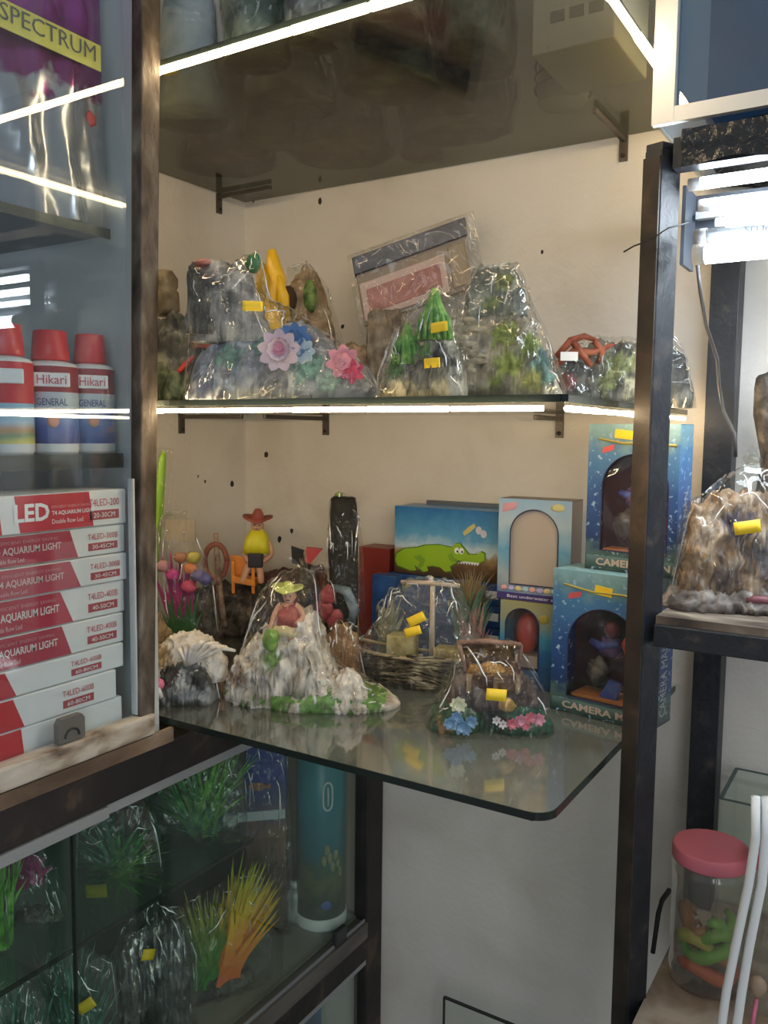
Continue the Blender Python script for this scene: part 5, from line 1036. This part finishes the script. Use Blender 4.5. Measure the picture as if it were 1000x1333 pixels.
# tank with white edging on top of the rack
T = thing('glass_tank', 'white-edged glass tank with a blue backing on top of the iron rack', 'aquarium', (1.15, -.15, 1.6335+.0245)); c0 = T.location; zb = c0.z
xl = onY(852, 100, -.27).x; xl2 = onY(879, 100, -.275).x; WE = plain('white_edging', (.80, .80, .78), .4)
MB().box(Vector((xl, -.275, zb))-c0, Vector((xl2, -.265, 2.05))-c0).build('white_corner_strip', WE, T)
MB().box(Vector((xl2, -.2745, zb))-c0, Vector((1.58, -.266, zb+.016))-c0).build('white_bottom_strip', WE, T)
MB().box(Vector((xl+.003, -.262, zb+.001))-c0, Vector((1.575, -.03, zb+.006))-c0).build('base_pane', clear('tank_glass', (.9, .95, .97), .06, .9, .01, .03, (.7, .75, .8)), T)
MB().box(Vector((xl2+.001, -.264, zb+.018))-c0, Vector((1.57, -.2645+.004, 2.05))-c0).build('front_pane', bpy.data.materials['tank_glass'], T)
MB().box(Vector((xl+.003, -.026, zb))-c0, Vector((1.575, -.022, 2.05))-c0).build('blue_backing', mat('blue_backing_film', (.015, .09, .22), .4, [(.3, (.008, .05, .14)), (.7, (.02, .11, .26))], 4), T)
MB().box(Vector((xl+.001, -.262, zb+.007))-c0, Vector((xl+.004, -.028, 2.05))-c0).build('end_pane', plain('pale_blue_end', (.42, .55, .66), .2), T)
# big bagged rock on the rack shelf
S = Spot(965, 1.1305, Y=YR+.10); S.rz = YAW-.2
T = thing('rock_ornament', 'brown layered rock ornament in a big shiny bag on the iron rack shelf', 'ornament', S.loc, S.rz, None)
b = MB(); ridge(b, S, [(864, S.cy), (874, 770), (930, 755), (1010, 750), (1060, 765), (1080, S.cy)], 44, 7, .07, 161); b.build('base_rock', rockmat('grey_layer_rock', (.05, .04, .038), (.19, .165, .15), (.48, .44, .41)), T, True)
b = MB(); ridge(b, S, [(884, 780), (890, 700), (900, 662), (922, 645), (950, 640), (1000, 640), (1030, 690), (1045, 780)], 34, 12, .05, 162, zbase=782, rug=.45, paint=[(952, 682, 20, (.07, .055, .08)), (940, 745, 20, (.10, .065, .05)), (985, 720, 24, (.10, .09, .10)), (905, 720, 16, (.34, .22, .12)), (920, 690, 12, (.6, .5, .4))]); b.build('cliff', rockmat('brown_purple_rock', (.10, .06, .035), (.29, .19, .11), (.52, .42, .32)), T, True)
b = MB(); b.tube([S.p(962, 772, -40), S.p(985, 772, -42), S.p(1010, 772, -40)], 5*S.m, 8); b.build('maroon_patch', plain('maroon_patch_paint', (.20, .07, .09)), T, True)
BIGBAG = clear('loose_big_bag', (.96, .96, .95), .03, .6, .04, .012, (.85, .85, .82), 1.0, 15, power=2.4)
wrap(S, T, [(870, S.cy), (874, 780), (883, 720), (892, 655), (915, 640), (938, 618), (966, 602), (992, 612), (1040, 690), (1066, 760), (1086, S.cy)], 42, 163, 1.5, 9, m=BIGBAG)
b = MB()
for q in range(7):
    a = -.9+.3*q; b.prism([(-9, -4), (9, -4), (11, 14), (3, 26+4*(q % 3)), (-10, 16)], S.p(970, 612, -10+4*q), Vector((math.cos(.5*a), .3*math.sin(q*2), 0))*S.m, Vector((.35*math.sin(a), .25*math.cos(q*3), 1))*S.m, Vector((0, .5, 0))*S.m)
b.build('gathered_bag_top', BIGBAG, T)
sticker(S, T, 958, 681, -46, 31, 16, .18)
T = thing('bark_ornament', 'dark twisted bark piece behind the bagged rock at the right edge', 'ornament', onY(1010, 700, -.07)); T.location.z = 1.1305; m = proj(T.location)[2]/FPX
b = MB(); c0 = T.location; b.tube([(0, 0, 0), onY(1004, 640, -.07)-c0, onY(1006, 590, -.07)-c0, onY(998, 540, -.07)-c0, onY(1000, 505, -.07)-c0, onY(994, 488, -.07)-c0], [.02, .017, .015, .012, .016, .008], 10)
for q in range(len(b.v)): b.v[q] += Vector([noise.noise(b.v[q]*70+Vector((k, 0, 0)))*.006 for k in range(3)])
b.v = [Vector((q.x, q.y, max(q.z, 0))) for q in b.v]; b.build('bark', BARK, T, True)
# white-blue cartons seen past the post
# jars and sticks on the low shelf
JP = clear('jar_plastic', (.88, .86, .82), .06, .85, .05, .10, (.6, .55, .5), .12, 12, power=2.6)
LID = plain('red_jar_lid', (.66, .17, .21), .55)
def jar(px, py, Y, label, wpx=95):
    p = onY(px, py, Y); t = thing('plastic_jar', label, 'jar', (p.x, p.y, .675)); r = wpx/2*proj(p)[2]/FPX; h = p.z-.675-.004
    MB().lathe([(r*.86, 0), (r*.96, .004), (r*.98, .02), (r*.93, .035), (r*.97, .05), (r*.97, h*.80), (r*1.0, h*.84), (r*1.0, h*.88), (r*.88, h*.92), (r*.86, h-.012)], n=40).build('body', JP, t, True)
    MB().lathe([(r*.98, h-.014), (r*1.0, h-.012), (r*1.0, h+.001), (r*.96, h+.004), (r*.92, h+.0034), (r*.90, h+.0036), (.001, h+.0036)], n=40).build('lid', LID, t, True, 'red screw lid'); return t, r, h
YJ = -.20
t, r, h = jar(926, 1100, YJ, 'red-lidded clear plastic jar of green and orange toys', 96)
jar(1028, 1108, YJ, 'second red-lidded jar, mostly cut off at the right edge', 96)
tm = {'green': plain('toy_green', (.16, .42, .05), .4), 'orange': plain('toy_orange', (.50, .10, .03), .4), 'yellow': plain('toy_olive', (.38, .38, .05), .4), 'brown': plain('toy_brown', (.32, .16, .05), .4)}
jl = t.location; rnd = random.Random(12)
for k, (c, z, a0, sp, rr) in enumerate([('orange', .010, 3.6, 3.2, .75), ('orange', .020, .4, 2.8, .7), ('brown', .030, 5.0, 3.2, .7), ('green', .034, 3.4, 3.4, .72), ('yellow', .044, 2.9, 2.6, .74), ('green', .054, 4.4, 2.4, .70), ('brown', .062, 2.4, 2.4, .66), ('green', .066, 4.9, 2.0, .6)]):
    T = thing('rubber_lizard', 'soft %s rubber lizard in the red-lidded jar, %s layer of the heap' % (c, ['bottom', 'second', 'third', 'fourth', 'fifth', 'sixth', 'seventh', 'topmost'][k]), 'toy', jl+Vector((0, 0, z+.012)), 0, 'rubber lizards in the jar')
    pts = []; rad = []
    for q in range(12):
        u = q/11; a = a0+sp*u; R = r*(rr-.07+.07*math.sin(u*9+k)); pts.append((R*math.cos(a), R*math.sin(a), .008*math.sin(u*7+k))); rad.append(.0085*math.sin(PI*(.1+.82*u))**.6)
    MB().tube(pts, rad, 9).build('body', tm[c], T, True)
    b = MB()
    for q in (3, 7):
        p = Vector(pts[q]); o = p.normalized()*.012; b.tube([p, p-o+Vector((0, 0, .004)), p-o*1.3+Vector((0, 0, -.003))], [.003, .0025, .002], 6)
    b.build('legs', tm[c], T, True, kind='stuff')
PIPE = plain('white_pipe', (.80, .81, .80), .4)
for k, (pts, lab) in enumerate([([(984, 1037, .0), (984, 1090, .0), (975, 1150, -.004), (958, 1230, -.008), (946, 1290, -.01), (938, 1345, -.012)], 'white plastic tube leaning in front of the jar, left of the pair'), ([(997, 1038, .004), (997, 1090, .004), (992, 1150, 0), (976, 1230, -.004), (966, 1290, -.006), (958, 1345, -.008)], 'white plastic tube leaning in front of the jar, right of the pair')]):
    pp = [onY(x, y, YR-.02+d) for x, y, d in pts]; last = pp[-1]; pp.append(last+(last-pp[-2]).normalized()*max((last.z-.6755)/max(.2, -(last-pp[-2]).normalized().z), .002))
    T = thing('white_tube', lab, 'tube', pp[-1], 0, 'pair of white tubes'); b = MB(); b.tube([q-pp[-1] for q in pp], .0046, 12); b.build('tube_wall', PIPE, T, True)
T = thing('black_cable', 'black cable loop lying against the wall beside the front post', 'cable', (.83, -.03, .68)); c0 = T.location
b = MB(); b.tube([onY(x, y, -.05)-c0 for x, y in [(872, 1158), (862, 1172), (857, 1190), (854, 1212), (850, 1240)]], .0035, 8); b.build('cable_sleeve', BLACKINK, T, True)
T = thing('pink_scoop', 'small pink-handled brown scoop at the lower right corner', 'tool', onY(985, 1290, YR-.01)); c0 = T.location
b = MB(); b.tube([onY(985, 1300, YR-.01)-c0, onY(978, 1345, YR-.02)-c0], .0022, 8); b.build('handle', plain('pink_plastic', (.65, .16, .26), .4), T, True)
MB().ball(onY(987, 1284, YR-.008)-c0, (.009, .008, .011), 2, .2, 5, 3).build('scoop_head', plain('tan_cork', (.34, .24, .16), .7), T, True)
# small tank at the back of the low shelf
T = thing('glass_tank', 'small empty frameless glass tank behind the jars on the low shelf', 'aquarium', (1.02, -.10, .675)); c0 = T.location
TG = clear('green_tank_glass', (.96, .985, .97), .03, .8, .01, .012, (.6, .7, .65)); TE = plain('dark_green_edge', (.05, .10, .085), .2); xt = onY(936, 1040, -.13).x; tz = onY(936, 1040, -.13).z-.675
b0 = Vector((xt, -.13, .675))-c0; e0 = Vector((1.35, -.012, .675))-c0
for n_, a, c in (('front_pane', (b0.x, b0.y, 0), (e0.x, b0.y+.004, tz)), ('rear_pane', (b0.x, e0.y-.004, 0), (e0.x, e0.y, tz)), ('end_pane', (b0.x, b0.y+.0045, 0), (b0.x+.004, e0.y-.0045, tz))): MB().box(a, c).build(n_, TG, T)
MB().box((b0.x, b0.y-.0005, tz), (e0.x, b0.y+.004, tz+.0012)).build('rim', TE, T); MB().box((b0.x, e0.y-.004, tz), (e0.x, e0.y, tz+.0012)).build('rim', TE, T); MB().box((b0.x-.0005, b0.y+.0045, tz), (b0.x+.0045, e0.y-.0045, tz+.0012)).build('rim', TE, T)
# glass sheet on the floor below the niche
p0 = onY(578, 1300, -.06); T = thing('glass_sheet', 'clear glass sheet standing on the floor against the white wall', 'glass', (p0.x+.1, -.05, 0)); c0 = T.location
MB().box(Vector((p0.x, -.06, 0))-c0, Vector((p0.x+.17, -.055, p0.z))-c0).build('pane', TG, T)
MB().box(Vector((p0.x-.0015, -.0605, 0))-c0, Vector((p0.x, -.0545, p0.z))-c0).build('edge', EDGE, T); MB().box(Vector((p0.x-.0015, -.0605, p0.z))-c0, Vector((p0.x+.17, -.0545, p0.z+.002))-c0).build('edge', EDGE, T)

# ================================================================== inside the low cabinet
PG = [rockmat('plant_green_%d' % k, a, b_, c, 60, .2) for k, (a, b_, c) in enumerate([((.015, .08, .02), (.05, .24, .06), (.16, .42, .16)), ((.03, .12, .015), (.12, .36, .05), (.3, .55, .14)), ((.015, .07, .05), (.05, .19, .12), (.18, .36, .26))])]
def bagplant(label, cx, Y, Z, tops, tips, base, mats, seed, n=90, wpx=5, header=None, D=22, stick=None):
    S = Spot(cx, Z, Y=Y); T = thing('plant_bag', label, 'bag', S.loc, S.rz, 'bagged plastic plants in the low cabinet')
    for k, mt in enumerate(mats): blades(S, T, [(base[0]+k*4, S.cy-4, -2)], tips[k], wpx, mt, 'leaves', seed+k, n, spread=26, dd=26, bend=.5)
    MB().lathe([(12*S.m, 0), (11*S.m, 7*S.m), (3*S.m, 12*S.m)], S.p(base[0], S.cy-1, -2), 14).build('weighted_foot', DARKROCK, T, True)
    wrap(S, T, [(tops[0][0], S.cy)]+tops+[(tops[-1][0]+2, S.cy)], D, seed, 2, 9, m=HAZEBAG, glints=18)
    if header: px, py, w_, h_ = header; MB().obox(S.p(px, py, -D-3), (w_/2*S.m, 0, 0), (0, S.m*.5, 0), (0, 0, h_/2*S.m)).build('header_card', plain('white_header_%d' % seed, (.62, .64, .64)), T)
    if stick: sticker(S, T, stick[0], stick[1], -D-5, stick[2], stick[3], stick[4])
    return S, T
ZI = Z_IN+.0003; ZF = Z_FL+.0003
bagplant('bag of tall dark green plastic grass hanging by the blue pack in the low cabinet', 262, -.335, ZI, [(196, 1030), (212, 990), (250, 972), (300, 966), (318, 1000), (322, 1080)], [[(215, 1010), (240, 990), (262, 985)], [(280, 980), (300, 990), (250, 1020)], [(230, 1060), (290, 1050)]], (262, 0), PG, 201, 80, 6)
bagplant('bag of green leafy plants with a yellow label behind the pane edge', 150, -.47, ZI, [(100, 1080), (118, 1050), (150, 1044), (185, 1040), (206, 1070), (212, 1120)], [[(115, 1110), (130, 1080), (140, 1120)], [(150, 1130), (180, 1120), (200, 1130)], [(120, 1140), (165, 1090)]], (150, 0), [PG[2], PG[1], PG[0]], 205, 70, 7, stick=(134, 1147, 27, 17, .05))
S = Spot(172, ZI, Y=-.42); T = thing('brown_bag', 'bag with a reddish brown plastic coral behind the green plants', 'bag', S.loc, S.rz)
b = MB(); ridge(b, S, [(148, S.cy), (150, 1048), (160, 1032), (185, 1030), (198, 1060), (200, S.cy)], 14, 5, .08, 208); b.build('brown_coral', rockmat('rust_brown_coral', (.06, .025, .012), (.16, .075, .04), (.28, .15, .09)), T, True)
wrap(S, T, [(143, S.cy), (146, 1040), (165, 1026), (190, 1028), (202, 1060), (206, S.cy)], 20, 209, 1, 8)
S = Spot(42, ZI, Y=-.60); T = thing('plant_bag', 'bag of magenta plastic plants on the inner shelf at far left', 'bag', S.loc, S.rz, 'bagged plastic plants in the low cabinet')
blades(S, T, [(30, S.cy-40, -2)], [(22, 1100), (34, 1098), (28, 1110)], 11, plain('magenta_plant', (.42, .02, .18), .4), 'magenta_leaves', 211, 40, spread=10, dd=14)
blades(S, T, [(50, S.cy-50, -2)], [(48, 1120), (60, 1128), (55, 1135)], 9, plain('magenta_plant_light', (.50, .05, .24), .4), 'magenta_leaves', 212, 30, spread=10, dd=14)
b = MB(); ridge(b, S, [(8, S.cy), (14, 1190), (40, 1182), (70, 1180), (84, S.cy)], 16, 4, .08, 213); b.build('grey_gravel_foot', rockmat('dark_grey_foot', (.03, .03, .028), (.10, .095, .085), (.24, .23, .21)), T, True)
wrap(S, T, [(2, S.cy), (6, 1110), (20, 1086), (56, 1100), (72, 1130), (88, S.cy)], 22, 214, 1, 8)
bagplant('bag of pale green plants cut off by the left edge of the photo', 0, -.66, ZI, [(-20, 1110), (-10, 1090), (8, 1100), (12, 1180)], [[(-5, 1110), (4, 1120)]], (0, 0), [PG[1]], 216, 60, 7, D=12)
bagplant('bag of dark plants with a slanted yellow label low in the cabinet', 105, -.56, ZF, [(40, 1270), (60, 1235), (110, 1220), (150, 1240), (156, 1320)], [[(70, 1250), (100, 1235), (140, 1260)], [(60, 1290), (120, 1270)]], (100, 0), [PG[2], PG[2]], 221, 70, 6, header=None, stick=(124, 1284, 24, 14, .6))
bagplant('bag of small dark green plants at the bottom left corner of the low cabinet', 30, -.64, ZF, [(-20, 1300), (0, 1270), (40, 1262), (62, 1290), (66, 1340)], [[(0, 1290), (30, 1280), (50, 1300)]], (25, 0), [PG[2]], 225, 60, 6, header=(33, 1315, 14, 16))
# silver foil bag
S = Spot(190, ZF, Y=-.45); S.rz = YAW+.6; T = thing('foil_bag', 'crumpled silver bag with a gold glint in front of the yellow plant', 'bag', S.loc, S.rz)
b = MB(); ridge(b, S, [(152, S.cy), (156, 1230), (170, 1200), (205, 1190), (232, 1200), (246, 1240), (248, S.cy)], 22, 5, .06, 231, fold=16); b.build('dark_contents', mat('crumpled_foil', (.30, .29, .28), .18, [(.35, (.05, .05, .055)), (.55, (.25, .25, .25)), (.75, (.55, .48, .36))], 30, 6, .8, metal=.75), T, True)
wrap(S, T, [(146, S.cy), (150, 1210), (172, 1180), (206, 1170), (240, 1184), (254, 1240), (258, S.cy)], 30, 232, 2, 14)
sticker(S, T, 183, 1212, -36, 14, 16, 1.3)
# yellow-orange plant
S = Spot(290, ZF, Y=-.315); S.rz = YAW+.5; T = thing('plastic_plant', 'tall plastic grass plant turning from orange and yellow to green, in the low cabinet', 'plant', S.loc, S.rz)
YO = zramp('orange_yellow_green_blade', [(0, (.85, .19, .03)), (.3, (.90, .32, .03)), (.55, (.85, .52, .03)), (.8, (.55, .50, .04)), (1, (.12, .38, .03))], .02*1, .20, .4)
YG = zramp('green_yellow_blade', [(0, (.03, .22, .03)), (.4, (.10, .28, .03)), (.75, (.35, .36, .05)), (1, (.45, .42, .12))], .0, .18, .4)
blades(S, T, [(288, S.cy-10, -8), (298, S.cy-14, -8)], [(300, 1172), (322, 1134), (332, 1138), (350, 1155), (315, 1150), (342, 1170), (350, 1185), (305, 1195)], 9, YO, 'orange_leaves', 241, 220, spread=14, dd=18)
blades(S, T, [(272, S.cy-8, 0)], [(240, 1165), (258, 1175), (275, 1170), (285, 1180), (250, 1200)], 8, YG, 'yellow_green_leaves', 242, 130, spread=16, dd=20)
blades(S, T, [(300, S.cy-10, 4)], [(345, 1215), (360, 1205), (335, 1225)], 5, YG, 'pale_leaves', 243, 36, spread=10, dd=14)
blades(S, T, [(255, S.cy-4, -6)], [(236, S.cy-44), (252, S.cy-50), (268, S.cy-38)], 7, plain('vivid_green_leaf', (.03, .32, .03), .4), 'green_leaves', 244, 50, spread=14, dd=18)
b = MB(); ridge(b, S, [(225, S.cy), (232, S.cy-14), (260, S.cy-20), (300, S.cy-22), (322, S.cy-12), (330, S.cy)], 18, 4, .09, 245); b.build('stone_foot', DARKROCK, T, True)
wrap(S, T, [(222, S.cy), (228, 1180), (240, 1160), (300, 1140), (340, 1136), (352, 1190), (356, S.cy)], 26, 246, 1, 6, BAGTIGHT)
# blue fish pack on the floor of the cabinet, and a brown plant bag
S = Spot(347, ZF, Y=-.16); T = thing('fish_pack', 'tall pack with a deep blue fish picture and white fold beside the teal tube', 'package', S.loc, S.rz); m = S.m
MB().obox(S.p(347, (S.cy+965)/2, 4), (26*m, 0, 0), (0, 9*m, 0), (0, 0, (S.cy-965)/2*m)).build('blue_pack', zramp('deep_blue_pack_print', [(0, (.10, .07, .05)), (.5, (.22, .12, .08)), (.68, (.05, .07, .2)), (.75, (.01, .04, .26)), (1, (.01, .05, .34))], 0, .34, .35), T, bevel=.002)
fp = MB(); fp.prism([(0, 0), (8, 5), (18, 5), (24, 1), (30, 5), (29, -4), (24, -1), (16, -6), (7, -5)], S.p(324, 1015, -5.6), (m, 0, 0), (0, 0, m), (0, -.4*m, 0)); fp.build('fish_print', plain('orange_fish_pack_print', (.35, .13, .06)), T)
MB().obox(S.p(342, 1053, -6), (30*m, 0, 3*m), (0, 1.5*m, 0), (0, 0, 6*m)).build('white_fold', plain('white_fold_card', (.55, .60, .64), .35), T)
blades(S, T, [(350, S.cy-6, -12)], [(340, 1110, ), (355, 1090), (365, 1120)], 5, rockmat('brown_leaf', (.05, .03, .02), (.15, .10, .07), (.28, .2, .15)), 'brown_leaves', 251, 60, spread=14, dd=12)
wrap(S, T, [(316, S.cy), (318, 980), (322, 958), (372, 958), (380, 1040), (384, S.cy)], 20, 252, 1, 6)
# teal tube
p = onZ(428, 1213, ZF); S = Spot(428, ZF, Y=p.y+.027); S.loc.x -= .013
T = thing('poster_tube', 'tall teal printed tube of fish-tank backing with a white carry handle', 'tube', S.loc, S.rz); r = 32*S.m
MB().lathe([(r*1.04, .0), (r*1.05, .004), (r*1.05, .018), (r*1.0, .020)], n=40).build('white_end_ring', WHITE, T, True)
MB().lathe([(r, .004), (r, .40)], n=40).build('printed_sleeve', zramp('reef_print', [(0, (.015, .05, .06)), (.10, (.03, .08, .05)), (.20, (.14, .17, .08)), (.28, (.04, .13, .09)), (.36, (.01, .15, .20)), (.6, (.01, .21, .27)), (1, (.04, .24, .26))], .0, .40, .35), T, True)
hp = onY(444, 1043, S.loc.y-.03)-S.loc; hz = hp.z
ha = .32; hn = Vector((math.sin(ha), -math.cos(ha), 0)); hu = Vector((math.cos(ha), math.sin(ha), 0))
b = MB(); b.tube([hn*(r+.001)+hu*(6*S.m*math.cos(a))+Vector((0, 0, hz+18*S.m*(1 if math.sin(a) > 0 else -1)*abs(math.sin(a))**.5)) for a in [2*PI*k/24 for k in range(25)]], .0017, 8); b.build('handle_ring', plain('white_handle', (.62, .66, .64), .4), T, True)
b = MB(); b.tube([hn*(r+.0015)+Vector((0, 0, hz-12*S.m)), hn*(r+.0035)+Vector((0, 0, hz)), hn*(r+.0015)+Vector((0, 0, hz+12*S.m))], .002, 8); b.build('handle_strap', plain('grey_white_handle', (.5, .54, .53), .4), T, True)
b = MB()
for k in range(7): b.ball(hn*0+Vector((math.sin(.9-.12*k)*r, -math.cos(.9-.12*k)*r, .10+.012*(k % 3)+.004*k)), (.005, .002, .010), 2, .4, 9, k)
b.build('coral_print', rockmat('olive_coral_print', (.08, .10, .03), (.20, .22, .09), (.35, .36, .2)), T, True, kind='stuff')
MB().ball(Vector((math.sin(.2)*r*.93, -math.cos(.2)*r*.93, .045)), (.013, .004, .010), 3).build('blue_badge', plain('blue_badge_print', (.03, .10, .32)), T, True)
T2 = thing('small_bottle', 'short clear and white bottle half hidden behind the teal tube', 'bottle', onZ(385, 1195, ZF)); MB().lathe([(.016, 0), (.016, .02), (.0155, .022), (.0155, .034), (.016, .036), (.016, .05), (.008, .058)], n=24).build('body', plain('grey_white_bottle', (.40, .42, .42), .3), T2, True)
MB().lathe([(.009, .058), (.009, .068)], n=16).build('cap', WHITE, T2, True)
# pack in the lowest compartment
T = thing('blue_pack', 'blue pack behind the lowest pane of the low cabinet', 'package', (.24, -.18, .0)); MB().box((-.03, -.08, .0), (.03, .06, .36)).build('pack', mat('blue_pack_print', (.03, .10, .24), .4, [(.35, (.015, .05, .12)), (.55, (.04, .13, .28)), (.75, (.3, .36, .4))], 14), T, bevel=.003)
# ================================================================== dusty things on the top glass shelf
ZT = Z_TOP+.0005; TOPG = 'dusty bags standing on the top shelf'
def topbag(label, x, y, rx, ry, h, m1, seed, col_label=None):
    T = thing('ornament_bag', label, 'bag', (x, y, ZT), 0, TOPG); b = MB(); vs = []; n = 26; L = 12
    for i in range(L+1):
        u = i/L; k = (1-.55*u**1.6)*(.92+.08*math.sin(u*9+seed))
        for q in range(n):
            a = 2*PI*q/n; g = 1+.12*noise.noise(Vector((math.cos(a)*2, math.sin(a)*2, u*4+seed*3))); vs.append((rx*k*g*math.cos(a), ry*k*g*math.sin(a), u*h))
    fs = [(i*n+q, i*n+(q+1) % n, (i+1)*n+(q+1) % n, (i+1)*n+q) for i in range(L) for q in range(n)]+[tuple(range(n))[::-1], tuple(L*n+q for q in range(n))]
    b.add(vs, fs).build('contents', m1, T, True)
    b2 = MB(); b2.add([(a*1.06*(1+.05*noise.noise(Vector((a*80, c*80, d*60)))), c*1.06*(1+.06*noise.noise(Vector((c*90, a*80, d*50)))), d*1.05) for a, c, d in vs], fs).build('plastic_wrap', BAG, T, True); return T
TB = [rockmat('dark_bag_stuff_%d' % k, a, b_, c, 30, .8) for k, (a, b_, c) in enumerate([((.015, .02, .022), (.06, .08, .09), (.26, .30, .32)), ((.02, .016, .012), (.09, .07, .055), (.22, .18, .15)), ((.01, .025, .02), (.05, .09, .07), (.20, .24, .2)), ((.03, .02, .02), (.12, .075, .06), (.28, .2, .16)), ((.03, .03, .03), (.11, .11, .11), (.34, .34, .33))])]
topbag('pale blue bag with a yellow label at left on the top shelf', .20, -.34, .055, .05, .20, rockmat('pale_blue_bag_stuff', (.22, .30, .36), (.38, .47, .54), (.55, .62, .66), 20), 1)
o = MB().obox((.02, -.054, .045), (.012, 0, 0), (0, .001, 0), (0, 0, .007)).build('price_label', STICKER, [q for q in bpy.data.objects if q.get('label', '').startswith('pale blue bag')][0])
topbag('dark blue-grey plant bag, second along the front of the top shelf', .35, -.31, .064, .058, .26, TB[0], 2)
topbag('brown dusty bag behind the dark one on the top shelf', .30, -.12, .085, .08, .22, TB[3], 3)
topbag('dark green bag in the middle of the top shelf', .50, -.30, .07, .072, .28, TB[2], 4)
topbag('brownish round bag at the back middle of the top shelf', .50, -.12, .09, .075, .22, TB[1], 5)
topbag('grey sheeny bag right of the middle on the top shelf', .62, -.31, .042, .07, .26, TB[0], 6)
topbag('reddish bag low at the back left of the top shelf', .11, -.17, .08, .07, .16, TB[3], 7)
T = thing('white_carton', 'white printed carton at the right end of the top shelf', 'box', (.725, -.22, ZT), 0)
MB().box((-.045, -.07, 0), (.05, .06, .24)).build('carton', plain('cream_white_carton', (.62, .60, .54), .5), T, bevel=.002)
b = MB()
for k in range(3): b.obox((-.015+.022*k, -.0705, .036), (.008, 0, 0), (0, .0005, 0), (0, 0, .006))
b.build('grey_print_marks', plain('grey_print_marks_ink', (.25, .25, .24)), T, kind='stuff')
MB().box((-.045, -.0708, .10), (.05, -.0702, .20)).build('green_picture', mat('green_leaf_picture', (.25, .36, .16), .4, [(.4, (.50, .52, .40)), (.55, (.28, .36, .16)), (.7, (.12, .24, .06))], 25), T)
T = thing('spring_bottle', 'whitish bottle with a coiled cord between the bags and white carton', 'bottle', (.66, -.135, ZT)); MB().lathe([(.03, 0), (.032, .004), (.032, .15), (.02, .175), (.012, .18)], n=28).build('body', plain('grey_white_plastic', (.45, .48, .48), .3), T, True)
b = MB(); b.tube([(.036*math.cos(a), .036*math.sin(a), .012+a*.0023) for a in [k*.35 for k in range(150)]], .0018, 5); b.build('coiled_cord', plain('grey_cord', (.2, .22, .24), .4), T, True); MB().lathe([(.013, .18), (.013, .20)], n=18).build('cap', WHITE, T, True)
topbag('small dusty brown bag in front of the white carton on the top shelf', .57, -.42, .045, .045, .18, TB[4], 9)
topbag('tall grey-green bag at the front left of the top shelf', .40, -.435, .046, .042, .24, TB[2], 11)
topbag('dark brown bag near the front middle of the top shelf', .235, -.215, .038, .045, .20, TB[1], 12)
topbag('dark crumpled bag at the front right of the middle of the top shelf', .495, -.445, .036, .036, .26, TB[0], 13)
topbag('long low brown bag along the back wall on the top shelf', .40, -.046, .03, .032, .16, TB[3], 14)
